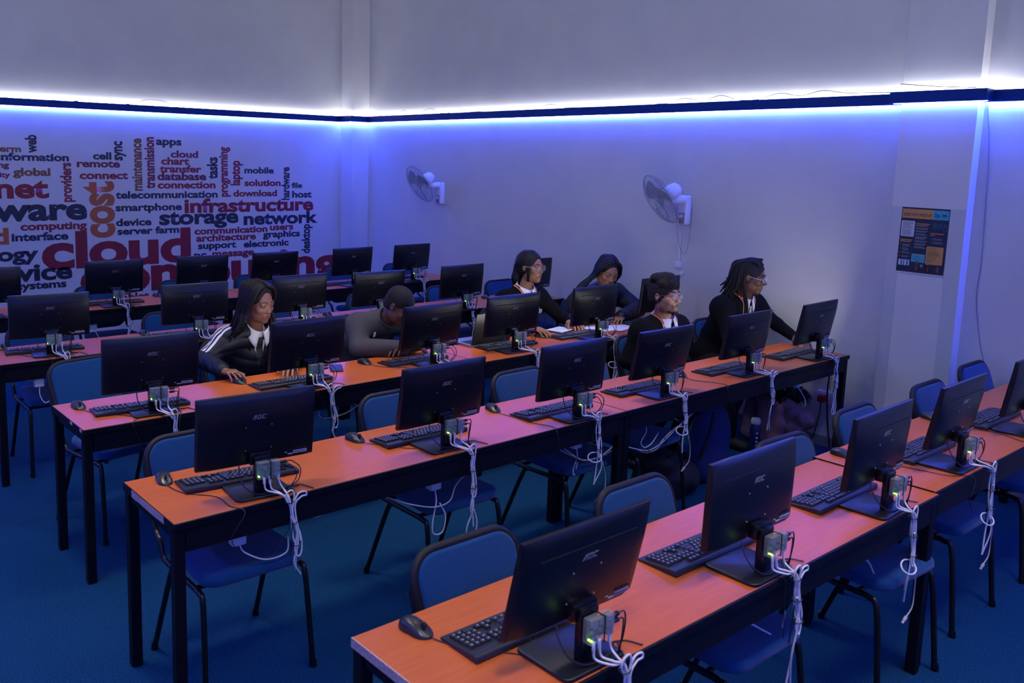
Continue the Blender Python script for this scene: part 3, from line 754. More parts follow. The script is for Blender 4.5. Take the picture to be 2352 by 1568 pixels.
def mouse_cord(t, edge, rnd):
    j = lambda a: rnd.uniform(-a, a)
    y0 = -0.054
    d = edge - y0
    pts = [(0, y0, 0.010), (0.004, y0 - 0.02, 0.003), (0.04 + j(0.02), y0 + d * 0.3, 0.0022), (0.10 + j(0.04), y0 + d * 0.55, 0.0022), (0.14 + j(0.05), y0 + d * 0.85, 0.0022), (0.16 + j(0.04), edge - 0.01, -0.006), (0.165 + j(0.03), edge - 0.015, -0.09), (0.18 + j(0.04), edge - 0.014, -0.16)]
    MB().tube(curve(pts, 6), 0.0017, 6).build('cord', 'cable_black', t, angle=80)

ORD = ['first', 'second', 'third', 'fourth', 'fifth', 'sixth']
ROWN = {'A': 'the closest desk row', 'B': 'the second desk row', 'C': 'the third desk row', 'D': 'the fourth desk row', 'E': 'the farthest desk row'}
# row, number from the open end, x, y of the panel foot, yaw, tilt, keyboard centre (or None), mouse position (or None), cables, lit screen
ST_ = [
 ('A', 1, -4.431, -7.567, -0.4, 12.5, (-4.430, -7.41), (-4.680, -7.265, 8), 0, 0),
 ('A', 2, -3.624, -7.570, -0.5, 1.5, (-3.640, -7.425), None, 0, 0),
 ('A', 3, -2.799, -7.570, 0.9, 5.4, (-2.815, -7.44), None, 1, 0),
 ('A', 4, -2.068, -7.546, 0.5, 10.2, (-1.985, -7.41), (-2.330, -7.245, 0), 4, 0),
 ('A', 5, -1.255, -7.55, 0.5, 9.0, (-1.165, -7.40), (-1.405, -7.23, -20), 2, 0),
 ('B', 1, -4.553, -6.114, -5.5, 5.1, (-4.555, -5.975), (-4.797, -5.845, -10), 3, 0),
 ('B', 2, -3.667, -6.107, 0.1, 8.5, (-3.660, -5.968), (-3.930, -5.852, 8), 2, 0),
 ('B', 3, -2.863, -6.135, -0.1, 5.7, (-2.870, -6.035), (-3.104, -5.853, -15), 4, 0),
 ('B', 4, -2.156, -6.121, -0.5, 12.0, (-2.160, -6.005), None, 1, 0),
 ('B', 5, -1.312, -6.104, 0.1, 10.2, (-1.335, -6.005), (-1.690, -5.950, -25), 0, 1),
 ('B', 6, -0.525, -6.121, 2.0, 10.7, (-0.580, -6.015), None, 5, 1),
 ('C', 1, -4.485, -4.907, -5.3, 5.6, (-4.510, -4.83), (-4.755, -4.665, 0), 2, 0),
 ('C', 2, -3.627, -4.912, 0.2, 7.6, (-3.660, -4.815), (-3.900, -4.660, 12), 3, 1),
 ('C', 3, -2.744, -4.875, 1.2, 10.0, (-2.775, -4.77), (-3.070, -4.668, 5), 5, 0),
 ('C', 4, -2.058, -4.874, -1.4, 6.9, (-1.985, -4.77), None, 3, 1),
 ('C', 5, -1.280, -4.905, 0.4, 4.0, (-1.310, -4.78), (-1.565, -4.690, 10), 4, 1),
 ('C', 6, -0.434, -4.822, 0.1, 6.0, (-0.46, -4.70), None, None, 0),
 ('D', 1, -4.530, -3.381, -8.2, 5.1, (-4.535, -3.265), (-4.745, -3.09, 0), 2, 0),
 ('D', 2, -3.601, -3.409, -4.7, 3.7, (-3.610, -3.26), (-3.845, -3.125, 0), 0, 0),
 ('D', 3, -2.774, -3.363, 0.2, 5.9, (-2.780, -3.235), None, 3, 0),
 ('D', 4, -2.129, -3.454, -2.5, 10.0, (-2.090, -3.325), (-2.395, -3.165, 0), 2, 0),
 ('D', 5, -1.297, -3.478, 0.7, 5.8, (-1.300, -3.345), None, 0, 0),
 ('D', 6, -0.430, -3.44, 0.0, 6.0, (-0.43, -3.30), (-0.715, -3.170, 0), None, 0),
 ('E', 1, -4.565, -1.90, -6.0, 6.0, None, None, None, 0),
 ('E', 2, -3.615, -1.859, -4.5, 8.1, (-3.575, -1.74), None, 2, 0),
 ('E', 3, -2.851, -1.838, -3.0, 10.0, (-2.85, -1.71), (-3.150, -1.580, 0), 0, 0),
 ('E', 4, -2.136, -1.800, -1.5, 14.0, (-2.13, -1.665), None, 5, 0),
 ('E', 5, -1.322, -1.869, 1.0, 7.8, (-1.36, -1.74), None, 2, 0),
 ('E', 6, -0.594, -1.863, 1.3, 7.9, (-0.58, -1.735), None, 3, 0),
]
SPECIAL = {('A', 1): 'largest and closest black monitor, standing on the pale edged desk', ('B', 1): 'black monitor standing turned slightly on the chipped end of the second desk row', ('C', 6): 'black monitor close to the fan wall behind the head of the bearded boy',
           ('B', 6): 'black monitor above the red plug at the wall end of the second desk row', ('D', 6): 'black monitor partly hidden behind the face of the girl with round glasses', ('C', 2): 'black monitor in front of the girl in the striped puffer jacket',
           ('C', 3): 'black monitor the bowed boy is hiding behind', ('C', 4): 'black monitor in front of the open laptop', ('C', 5): 'black monitor in front of the girl with braids', ('B', 4): 'black monitor in front of the bearded boy',
           ('B', 5): 'black monitor in front of the person with locs', ('E', 6): 'farthest black monitor, near the blue lit corner under the first wall fan', ('E', 4): 'black monitor leaning far back under the largest word'}
KEYB = {}; MOUSE0 = None; BOARD0 = None
board0 = None; kb0 = None; ms0 = None
for idx, (row, k, x, y, yaw, tilt, kb, ms, cab, lit) in enumerate(ST_):
    yf = ROWS[row][0]; rz = R(yaw); z = ZT + (0.004 if row == 'A' and x > -2.45 else 0)
    lab = SPECIAL.get((row, k), 'black monitor, %s from left in %s' % (ORD[k - 1], ROWN[row]))
    m = make_monitor(tilt, lab, lit); m.location = (x, y, z); m.rotation_euler.z = rz
    if row != 'E' or k > 1:
        bl = 'bare mini computer on the %s monitor from left in %s' % (ORD[k - 1], ROWN[row])
        if (row, k) not in (('C', 6), ('D', 6)):
            if board0 is None:
                board0 = make_board(bl); b = board0; b.location = (x, y, z); b.rotation_euler.z = rz
            else: b = dup(board0, (x, y, z), rz, bl)
    if cab is not None:
        EDGE = yf - y - 0.004
        cb = make_bundle('white cable bundle at the %s monitor from left in %s' % (ORD[k - 1], ROWN[row]), cab, 'cable_white' if row in 'AB' else 'cable_white', {'A': 0.06, 'B': 0.02}.get(row, 0.0) + 0.02 * (cab % 3))
        cb.location = (x, y, z); cb.rotation_euler.z = rz * 0.3
    rnd = random.Random(idx)
    if kb:
        kl = 'black keyboard of the %s monitor from left in %s' % (ORD[k - 1], ROWN[row])
        if kb0 is None:
            kb0 = make_keyboard(kl); q = kb0; q.location = (kb[0], kb[1], z); q.rotation_euler.z = rz
            keyboard_cord(q, yf - kb[1], 1, rnd); kb_first_cord = [c for c in q.children if c.name.startswith('cord')][0]
        else:
            kb0c = list(kb0.children)
            q = kb0.copy(); C.objects.link(q); q.location = (kb[0], kb[1], z); q.rotation_euler = (0, 0, rz); q['label'] = kl
            for ch in kb0c:
                if ch.name.startswith('cord'): continue
                c = ch.copy(); C.objects.link(c); c.parent = q
                for g in ch.children:
                    d_ = g.copy(); C.objects.link(d_); d_.parent = c
            keyboard_cord(q, yf - kb[1], 1, rnd)
    if ms:
        ml = 'black mouse of the %s monitor from left in %s' % (ORD[k - 1], ROWN[row])
        if ms0 is None:
            ms0 = make_mouse(ml); q = ms0; q.location = (ms[0], ms[1], z); q.rotation_euler.z = R(ms[2])
        else:
            q = ms0.copy(); C.objects.link(q); q.location = (ms[0], ms[1], z); q.rotation_euler = (0, 0, R(ms[2])); q['label'] = ml
            for ch in list(ms0.children):
                if ch.name.startswith('cord'): continue
                c = ch.copy(); C.objects.link(c); c.parent = q
        mouse_cord(q, yf - ms[1], rnd)

# ------------------------------------------------------------------ people: smooth signed-distance bodies turned into one surface each
mat('skin_dark', (0.20, 0.088, 0.05), 0.48, spec=0.45)
mat('skin_deep', (0.105, 0.046, 0.026), 0.48, spec=0.45)
mat('skin_brown', (0.25, 0.112, 0.056), 0.48, spec=0.45)
mat('skin_tan', (0.36, 0.19, 0.115), 0.48, spec=0.45)
mat('stubble', (0.17, 0.088, 0.056), 0.65)
mat('lips_dark', (0.16, 0.045, 0.045), 0.35)
mat('lips_brown', (0.13, 0.05, 0.038), 0.4)
mat('eye_white', (0.24, 0.22, 0.21), 0.35)
mat('iris_dark', (0.012, 0.008, 0.006), 0.15)
mat('hair_black', (0.008, 0.006, 0.006), 0.55, spec=0.25)
mat('hair_soft', (0.010, 0.008, 0.008), 0.75, spec=0.3)
mat('nail', (0.35, 0.16, 0.12), 0.3)
mat('jacket_navy', (0.004, 0.005, 0.013), 0.5, spec=0.3)
mat('jersey_black', (0.004, 0.004, 0.005), 0.95, spec=0.12)
mat('jacket_grey', (0.055, 0.052, 0.062), 0.8, spec=0.3)
mat('trousers_black', (0.007, 0.007, 0.010), 0.9, spec=0.2)
mat('shirt_white', (0.66, 0.65, 0.66), 0.75)
mat('tie_black', (0.006, 0.006, 0.009), 0.7)
mat('stripe_white', (0.72, 0.72, 0.74), 0.5)
mat('trim_red', (0.45, 0.012, 0.012), 0.7)
mat('trim_yellow', (0.75, 0.42, 0.10), 0.7)
mat('badge_white', (0.6, 0.6, 0.62), 0.6)
mat('glasses_dark', (0.03, 0.02, 0.018), 0.3)
mat('glasses_clear', (0.45, 0.42, 0.46), 0.25)
mat('glasses_steel', (0.10, 0.11, 0.16), 0.25, metal=0.5)
mat('lens', (0.9, 0.92, 0.95), 0.06, alpha=0.12)

class SDF:
    def __init__(s, lo, hi, h):
        s.lo = np.array(lo, float); s.h = h
        s.n = np.ceil((np.array(hi, float) - s.lo) / h).astype(int) + 1
        s.F = np.full(s.n, 0.2, np.float32)
    def _sub(s, lo, hi):
        i0 = np.clip(np.floor((np.array(lo) - s.lo) / s.h).astype(int), 0, s.n - 1)
        i1 = np.clip(np.ceil((np.array(hi) - s.lo) / s.h).astype(int) + 1, 1, s.n)
        if np.any(i1 <= i0): return None
        ax = [s.lo[k] + s.h * np.arange(i0[k], i1[k]) for k in range(3)]
        X, Y, Z = np.meshgrid(*ax, indexing='ij')
        return (slice(i0[0], i1[0]), slice(i0[1], i1[1]), slice(i0[2], i1[2])), X.astype(np.float32), Y.astype(np.float32), Z.astype(np.float32)
    def _mix(s, sl, d, k, sub):
        A = s.F[sl]
        if sub:
            h = np.clip(0.5 - 0.5 * (A + d) / k, 0, 1); s.F[sl] = A * (1 - h) + (-d) * h + k * h * (1 - h)
        else:
            h = np.clip(0.5 + 0.5 * (A - d) / k, 0, 1); s.F[sl] = A * (1 - h) + d * h - k * h * (1 - h)
    def cap(s, a, b, ra, rb=None, k=0.02, sub=False, sq=None):
        rb = ra if rb is None else rb
        a = np.array(a, float); b = np.array(b, float); pad = max(ra, rb) + k + 0.02
        q = s._sub(np.minimum(a, b) - pad, np.maximum(a, b) + pad)
        if q is None: return s
        sl, X, Y, Z = q; ab = b - a; L = max(float(ab @ ab), 1e-12)
        px, py, pz = X - a[0], Y - a[1], Z - a[2]
        t = np.clip((px * ab[0] + py * ab[1] + pz * ab[2]) / L, 0, 1)
        dx, dy, dz = px - t * ab[0], py - t * ab[1], pz - t * ab[2]
        d = np.sqrt(dx * dx + dy * dy + dz * dz) - (ra + (rb - ra) * t)
        s._mix(sl, d, max(k, 1e-4), sub); return s
    def ell(s, c, r, M=None, k=0.02, sub=False):
        c = np.array(c, float); pad = max(r) + k + 0.02
        q = s._sub(c - pad, c + pad)
        if q is None: return s
        sl, X, Y, Z = q; x, y, z = X - c[0], Y - c[1], Z - c[2]
        if M is not None:
            M = np.array(M)[:3, :3]
            x, y, z = M[0, 0] * x + M[1, 0] * y + M[2, 0] * z, M[0, 1] * x + M[1, 1] * y + M[2, 1] * z, M[0, 2] * x + M[1, 2] * y + M[2, 2] * z
        k0 = np.sqrt((x / r[0]) ** 2 + (y / r[1]) ** 2 + (z / r[2]) ** 2) + 1e-9
        k1 = np.sqrt((x / r[0] ** 2) ** 2 + (y / r[1] ** 2) ** 2 + (z / r[2] ** 2) ** 2) + 1e-9
        s._mix(sl, k0 * (k0 - 1) / k1, max(k, 1e-4), sub); return s
    def mesh(s):
        """naive surface nets"""
        F = s.F; ins = F < 0
        cnt = np.zeros(tuple(np.array(F.shape) - 1), np.int8)
        for i in (0, 1):
            for j in (0, 1):
                for k in (0, 1):
                    cnt += ins[i:F.shape[0] - 1 + i, j:F.shape[1] - 1 + j, k:F.shape[2] - 1 + k]
        act = (cnt > 0) & (cnt < 8)
        idx = np.argwhere(act); N = len(idx)
        num = np.full(act.shape, -1, np.int64); num[act] = np.arange(N)
        corners = np.array([[i, j, k] for i in (0, 1) for j in (0, 1) for k in (0, 1)])
        val = np.stack([F[idx[:, 0] + c[0], idx[:, 1] + c[1], idx[:, 2] + c[2]] for c in corners], 1)
        acc = np.zeros((N, 3)); wn = np.zeros(N)
        for a in range(8):
            for b in range(a + 1, 8):
                if np.abs(corners[a] - corners[b]).sum() != 1: continue
                cr = (val[:, a] < 0) != (val[:, b] < 0)
                t = val[:, a] / np.where(cr, val[:, a] - val[:, b], 1)
                p = corners[a] + np.clip(t, 0, 1)[:, None] * (corners[b] - corners[a])
                acc[cr] += p[cr]; wn[cr] += 1
        V = s.lo + s.h * (idx + acc / np.maximum(wn, 1)[:, None])
        quads = []
        for ax in range(3):
            sh = [slice(None)] * 3; sh2 = [slice(None)] * 3
            sh[ax] = slice(0, -1); sh2[ax] = slice(1, None)
            A = ins[tuple(sh)]; B = ins[tuple(sh2)]
            e = np.argwhere(A != B)
            u, v = (ax + 1) % 3, (ax + 2) % 3
            ok = (e[:, u] > 0) & (e[:, v] > 0) & (e[:, u] < F.shape[u] - 1) & (e[:, v] < F.shape[v] - 1)
            e = e[ok]
            c = []
            for du, dv in ((1, 1), (0, 1), (0, 0), (1, 0)):
                q = e.copy(); q[:, u] -= du; q[:, v] -= dv
                c.append(num[q[:, 0], q[:, 1], q[:, 2]])
            Q = np.stack(c, 1)
            flip = ~A[e[:, 0], e[:, 1], e[:, 2]]
            Q[flip] = Q[flip][:, ::-1]
            quads.append(Q)
        Q = np.concatenate(quads) if quads else np.zeros((0, 4), int)
        Q = Q[(Q >= 0).all(1)]
        return V, Q

def merge(parts):
    Vs, Qs, o = [], [], 0
    for V, Q in parts:
        Vs.append(V); Qs.append(Q + o); o += len(V)
    return np.concatenate(Vs), np.concatenate(Qs)
def smooth_mesh(V, Q, it=2, lam=0.5):
    n = len(V)
    for _ in range(it):
        acc = np.zeros_like(V); w_ = np.zeros(n)
        for a, b in ((0, 1), (1, 2), (2, 3), (3, 0)):
            np.add.at(acc, Q[:, a], V[Q[:, b]]); np.add.at(acc, Q[:, b], V[Q[:, a]])
            np.add.at(w_, Q[:, a], 1); np.add.at(w_, Q[:, b], 1)
        V = V * (1 - lam) + lam * acc / np.maximum(w_, 1)[:, None]
    return V
def np_obj(name, V, Q, mats, parent=None, pick=None):
    me = bpy.data.meshes.new(name)
    me.from_pydata(V.tolist(), [], Q.tolist())
    ms = mats if isinstance(mats, (list, tuple)) else [mats]
    for m in ms: me.materials.append(MATS[m])
    if pick is not None:
        cen = V[Q].mean(1)
        me.polygons.foreach_set('material_index', pick(cen).astype(np.int32))
    me.polygons.foreach_set('use_smooth', [True] * len(me.polygons))
    o = bpy.data.objects.new(name, me); C.objects.link(o)
    if parent is not None: o.parent = parent
    return o

def hand(wrist, direc, palm_n, side, curl, spread=0.16, thumb=0.7, h=0.0024, scale=1.0):
    """five separate fingers. direc: towards the knuckles; palm_n: out of the palm; side: +1 when the thumb lies towards direc x palm_n"""
    w_ = Vector(wrist); f = Vector(direc).normalized(); pn = Vector(palm_n); pn = (pn - f * pn.dot(f)).normalized()
    sx = f.cross(pn) * side                     # towards the thumb
    S = scale
    pts = [w_]
    G = SDF(Vector([min(w_[i], (w_ + f * 0.2)[i]) for i in range(3)]) - Vector((0.13, 0.13, 0.13)), Vector([max(w_[i], (w_ + f * 0.2)[i]) for i in range(3)]) + Vector((0.13, 0.13, 0.13)), h)
    T = lambda a, b, c: w_ + f * (a * S) + sx * (b * S) + pn * (c * S)
    M = Matrix((f, sx, pn)).transposed()
    G.cap(T(-0.05, 0, 0), T(0.012, 0, 0), 0.023 * S, 0.024 * S, 0.01)
    G.ell(T(0.052, 0.0, 0.0), (0.052 * S, 0.040 * S, 0.0145 * S), M, 0.012)
    G.cap(T(0.03, 0.022, 0.006), T(0.07, 0.026, 0.0), 0.014 * S, 0.011 * S, 0.012)
    names = [(0.032, 0.092, (0.040, 0.025, 0.020), 0.0086), (0.011, 0.097, (0.044, 0.028, 0.022), 0.0088), (-0.011, 0.093, (0.041, 0.026, 0.021), 0.0083), (-0.031, 0.083, (0.032, 0.020, 0.018), 0.0073)]
    nails = []
    for i, (off, kx, seg, r) in enumerate(names):
        cb = curl[i] if isinstance(curl, (list, tuple)) else curl
        p = T(kx - 0.012, off, 0.0); ang = 0.10; sp = spread * (1.0 - i * 0.68)
        G.cap(T(kx - 0.045, off * 0.85, 0.0), p, 0.0095 * S, r * 1.12 * S, 0.006)
        for j_, L in enumerate(seg):
            ang += cb * (0.75, 1.0, 0.65)[j_]
            d = (f * math.cos(ang) + pn * math.sin(ang)); d = (d + sx * sp * math.cos(ang)).normalized()
            q = p + d * (L * S)
            G.cap(p, q, r * (1 - 0.07 * j_) * S, r * (0.94 - 0.08 * j_) * S, 0.0022)
            p = q
    # thumb leaves the side of the palm near its base
    a = T(0.022, 0.028, 0.006)
    d1 = (f * 0.62 + sx * 0.74 + pn * 0.25 * thumb).normalized(); b = a + d1 * 0.042 * S
    d2 = (f * 0.86 + sx * 0.36 + pn * 0.36 * thumb).normalized(); c = b + d2 * 0.032 * S
    d3 = (f * 0.95 + sx * 0.10 + pn * 0.30 * thumb).normalized(); e = c + d3 * 0.024 * S
    G.cap(a, b, 0.0135 * S, 0.0108 * S, 0.010); G.cap(b, c, 0.0102 * S, 0.0094 * S, 0.003); G.cap(c, e, 0.0092 * S, 0.0078 * S, 0.003)
    return G.mesh()

def basis(fwd, up):
    f = Vector(fwd).normalized(); u = Vector(up); u = (u - f * u.dot(f)).normalized(); r = f.cross(u)
    return r, f, u                                # right, forward, up

class Person:
    def __init__(s, label, hip, chest, neck, head, yaw, pitch, roll, skin, lips, width=0.185, elbow_r=None, wrist_r=None, elbow_l=None, wrist_l=None, body_yaw=0.0, hip_w=0.155, face_w=1.0, jaw=1.0, neck_r=0.055, nose=1.0):
        s.label = label; s.skin = skin; s.lips = lips
        s.hip = Vector(hip); s.chest = Vector(chest); s.neck = Vector(neck); s.head = Vector(head)
        by = R(body_yaw)
        s.right = Vector((-math.cos(by), -math.sin(by), 0)); s.fwd = Vector((math.sin(by), -math.cos(by), 0))
        s.up = (s.neck - s.chest).normalized()
        s.bf = (s.fwd - s.up * s.fwd.dot(s.up)).normalized()         # chest normal
        s.H = (Matrix.Rotation(R(180 + yaw), 3, 'Z') @ Matrix.Rotation(R(-pitch), 3, 'X') @ Matrix.Rotation(R(roll), 3, 'Y'))
        s.width = width; s.hip_w = hip_w; s.fw = face_w; s.jaw = jaw; s.neck_r = neck_r; s.nose = nose
        base = s.neck - s.up * 0.062
        s.sh_r = base + s.right * width + s.up * -0.015; s.sh_l = base - s.right * width + s.up * -0.015
        s.er, s.wr, s.el, s.wl = [Vector(q) for q in (elbow_r, wrist_r, elbow_l, wrist_l)]
        s.hands = []
    def hp(s, x, y, z):                            # head space -> world (x to the person's right, y forward, z up)
        return s.head + s.H @ Vector((x, y, z))
    def body(s):
        pts = [s.hip, s.chest, s.neck, s.head, s.sh_r, s.sh_l, s.er, s.el, s.wr, s.wl]
        lo = [min(p[i] for p in pts) - 0.17 for i in range(3)]; hi = [max(p[i] for p in pts) + 0.17 for i in range(3)]
        G = SDF(lo, hi, 0.0044)
        M = s.H; P = s.hp; w = s.fw; hm = lambda r: r
        # torso and arms
        r3 = basis(s.bf, s.up); TM = Matrix((r3[0], r3[1], r3[2])).transposed()
        G.ell(s.chest, (s.width * 0.86, 0.10, 0.15), TM, 0.05)
        G.ell(s.hip + Vector((0, 0, 0.06)), (s.hip_w * 0.92, 0.11, 0.11), None, 0.05)
        G.cap(s.hip + Vector((0, 0, 0.06)), s.chest, 0.115, 0.115, 0.05)
        G.cap(s.sh_r, s.sh_l, 0.052, 0.052, 0.04)
        for sh, e, wv in ((s.sh_r, s.er, s.wr), (s.sh_l, s.el, s.wl)):
            G.cap(sh, e, 0.047, 0.038, 0.03); G.cap(e, wv, 0.036, 0.024, 0.012)
        # neck
        G.cap(s.neck - s.up * 0.05, P(0, -0.012, -0.055), s.neck_r + 0.004, s.neck_r - 0.003, 0.022)
        # skull and face
        E = lambda c, r, k=0.02, sub=False, m=None: G.ell(P(*c), r, M if m is None else m, k, sub)
        E((0, -0.018, 0.036), (0.072 * w, 0.092, 0.082), 0.01)
        E((0, 0.034, -0.022), (0.057 * w, 0.056, 0.084), 0.03)
        E((0, 0.060, -0.091), (0.027 * w * s.jaw, 0.026, 0.021), 0.022)
        for sx in (-1, 1):
            E((sx * 0.040 * w * s.jaw, 0.014, -0.062), (0.019, 0.034, 0.028), 0.03)
            E((sx * 0.040 * w, 0.058, -0.022), (0.021, 0.021, 0.018), 0.018)
            E((sx * 0.0325 * w, 0.094, 0.006), (0.0165, 0.0125, 0.0095), 0.008, True)
            E((sx * 0.0325 * w, 0.0745, 0.007), (0.0155, 0.0135, 0.0135), 0.004)
            G.cap(P(sx * 0.018 * w, 0.085, 0.0240), P(sx * 0.047 * w, 0.073, 0.0235), 0.0060, 0.0052, 0.012)
            # ear: rim, bowl and lobe
            E((sx * 0.0735 * w, -0.010, 0.002), (0.0085, 0.0185, 0.029), 0.008, False, s.H @ Matrix.Rotation(R(-sx * 18), 3, 'Z'))
            E((sx * 0.0835 * w, -0.004, 0.003), (0.006, 0.010, 0.016), 0.004, True)
            E((sx * 0.0105, 0.0785 + 0.0195 * s.nose, -0.0305), (0.0095, 0.0105, 0.0078), 0.006)
            E((sx * 0.0055, 0.0835 + 0.0195 * s.nose, -0.0375), (0.003, 0.004, 0.0028), 0.003, True)
        ny = 0.0205 * s.nose
        G.cap(P(0, 0.081, 0.016), P(0, 0.082 + ny, -0.022), 0.0070, 0.0098, 0.012)
        E((0, 0.0845 + ny, -0.0260), (0.0108, 0.0100, 0.0090), 0.008)
        # mouth
        E((0, 0.080, -0.060), (0.026, 0.011, 0.018), 0.014)
        for sx in (-1, 1): G.cap(P(sx * 0.003, 0.0905, -0.0555), P(sx * 0.0215, 0.0805, -0.0580), 0.0045, 0.0024, 0.004)
        G.cap(P(-0.012, 0.0865, -0.0655), P(0.012, 0.0865, -0.0655), 0.0060, 0.0060, 0.004)
        G.cap(P(-0.020, 0.0900, -0.0603), P(0.020, 0.0900, -0.0603), 0.0022, 0.0022, 0.002, True)
        s.G = G
        V, Q = G.mesh(); V = smooth_mesh(V, Q, 1, 0.35)
        parts = [(V, Q)]
        for a in s.hands: parts.append(hand(**a))
        V, Q = merge(parts)
        inv = np.array(s.H.transposed()); hd = np.array(s.head)
        def pick(c):
            q = (c - hd) @ np.array(s.H)           # to head space
            lip = (np.abs(q[:, 0]) < 0.0235) & (q[:, 1] > 0.077) & (((q[:, 0] / 0.0235) ** 2 + ((q[:, 2] + 0.0610) / 0.0115) ** 2) < 1)
            return np.where(lip, 1, 0)
        o = np_obj('person', V, Q, [s.skin, s.lips], None, pick)
        tag(o, s.label, 'person'); s.o = o
        return o
    def eyes(s, look=(0, 0), brow=0.0026, lid=True):
        w = s.fw
        for sx in (-1, 1):
            c = s.hp(sx * 0.0325 * w, 0.0765, 0.0055)
            e = MB().ell(c, (0.0108, 0.0126, 0.0064), s.H, 20)
            ob_ = e.build('eye', 'eye_white', s.o, angle=180)
            g = s.H @ Vector((look[0], 1, look[1])).normalized()
            MB().ell(c + g * 0.0083, (0.0058, 0.0048, 0.0054), s.H, 14).build('iris', 'iris_dark', ob_, angle=180)
            lidm = MB()
            lidm.tube(curve([s.hp(sx * 0.0325 * w + d, 0.0885 - abs(d) ** 2 * 22, 0.0108 - abs(d) ** 2 * 22) for d in (-0.0155, -0.009, 0.0, 0.009, 0.0155)], 4), [0.0012] * 17, 5)
            lidm.build('eyelash', 'hair_black', s.o, angle=180)
            b = MB().tube(curve([s.hp(sx * (0.014) * w, 0.0915, 0.0270), s.hp(sx * 0.028 * w, 0.0875, 0.0315), s.hp(sx * 0.042 * w, 0.0795, 0.0305), s.hp(sx * 0.052 * w, 0.0705, 0.0250)], 5), [brow * (1 - 0.035 * i) for i in range(16)], 6)
            b.build('eyebrow', 'hair_black', s.o, angle=180)
    def glasses(s, m, rx, rz, rectangular=False, m_temple=None):
        w = s.fw; o = None
        mb = MB(); ln = MB()
        for sx in (-1, 1):
            P = []
            for k in range(24):
                a = 2 * PI * k / 24; ca, sa = math.cos(a), math.sin(a)
                if rectangular: ca, sa = math.copysign(abs(ca) ** 0.45, ca), math.copysign(abs(sa) ** 0.45, sa)
                x = sx * 0.0335 * w + rx * ca; z = 0.001 + rz * sa
                P.append(s.hp(x, 0.1045 - abs(x) * 0.13, z))
            mb.tube(P, 0.0016, 6, closed=True)
            ln.add(P, [tuple(range(24))])
        mb.tube(curve([s.hp(-0.010, 0.103, 0.006), s.hp(0, 0.107, 0.009), s.hp(0.010, 0.103, 0.006)], 4), 0.0014, 6)
        g = mb.build('glasses', m, s.o, angle=180)
        ln.build('lens', 'lens', g, smooth=False)
        tm = MB()
        for sx in (-1, 1):
            tm.tube(curve([s.hp(sx * (0.0335 * w + rx), 0.1035 - (0.0335 * w + rx) * 0.13, 0.006), s.hp(sx * 0.077 * w, 0.06, 0.008), s.hp(sx * 0.0795 * w, 0.0, 0.012), s.hp(sx * 0.077 * w, -0.018, 0.0)], 5), 0.0019, 6)
        tm.build('temple', m_temple or m, g, angle=180)
    def torso_sdf(s, pad, h, sleeve=0.012, cuff=0.0, arm=1.0, belly=0.0, kk=0.05):
        """clothing over torso and arms; returns the grid"""
        pts = [s.hip - Vector((0, 0, 0.05)), s.chest, s.neck, s.sh_r, s.sh_l, s.er, s.el, s.wr, s.wl]
        lo = [min(p[i] for p in pts) - 0.19 for i in range(3)]; hi = [max(p[i] for p in pts) + 0.19 for i in range(3)]
        G = SDF(lo, hi, h)
        r3 = basis(s.bf, s.up); TM = Matrix((r3[0], r3[1], r3[2])).transposed()
        G.ell(s.chest, (s.width * 0.96 + pad, 0.105 + pad, 0.165 + pad), TM, 0.05)
        for sh in (s.sh_r, s.sh_l): G.cap(s.neck - s.up * 0.012, sh - s.up * 0.004, 0.050 + pad * 0.5, 0.050 + pad * 0.6, 0.04)
        G.ell(s.hip + Vector((0, 0, 0.04)), (s.hip_w + pad, 0.125 + pad + belly, 0.12 + pad), None, 0.05)
        G.cap(s.hip + Vector((0, 0, 0.05)) + s.bf * belly * 0.6, s.chest, 0.122 + pad + belly, 0.122 + pad, 0.05)
        G.cap(s.sh_r - s.up * 0.005, s.sh_l - s.up * 0.005, 0.056 + pad, 0.056 + pad, 0.045)
        G.cap(s.sh_r * 0.35 + s.neck * 0.65 - s.up * 0.02, s.sh_l * 0.35 + s.neck * 0.65 - s.up * 0.02, 0.055 + pad * 0.7, None, 0.03)
        for sh, e, wv in ((s.sh_r, s.er, s.wr), (s.sh_l, s.el, s.wl)):
            G.cap(sh, e, (0.047 + sleeve * 0.8 + pad * 0.3) * arm, (0.040 + sleeve * 0.9) * arm, kk)
            d = (wv - e); wq = e + d * (1 - cuff / max(d.length, 1e-6))
            G.cap(e, wq, (0.040 + sleeve * 0.9) * arm, (0.030 + sleeve * 0.8) * arm, 0.014)
        return G
    def hit(s, G, p, d, dist):
        """first point of the clothing met when coming from outside along -d"""
        p = Vector(p); d = Vector(d).normalized(); n = G.n; last = None
        for i in range(int(dist / 0.002) + 40):
            q = p + d * (dist - i * 0.002)
            g = (np.array(q) - G.lo) / G.h; i0 = np.floor(g).astype(int)
            if (i0 < 0).any() or (i0 >= n - 1).any(): continue
            t = g - i0; c = G.F[i0[0]:i0[0] + 2, i0[1]:i0[1] + 2, i0[2]:i0[2] + 2]
            c = c[0] * (1 - t[0]) + c[1] * t[0]; c = c[0] * (1 - t[1]) + c[1] * t[1]; v = c[0] * (1 - t[2]) + c[1] * t[2]
            if v < 0:
                return q + d * (0.002 * (-v) / max(1e-6, (last or 0.002) - v) if last else 0)
            last = v
        return p
    def front(s, G, x, z, off=0.0):
        d = (s.bf + s.up * 0.25).normalized() if z > -0.03 else s.bf
        return s.hit(G, s.neck + s.right * x + s.up * z - s.bf * 0.02, d, 0.24) + d * off
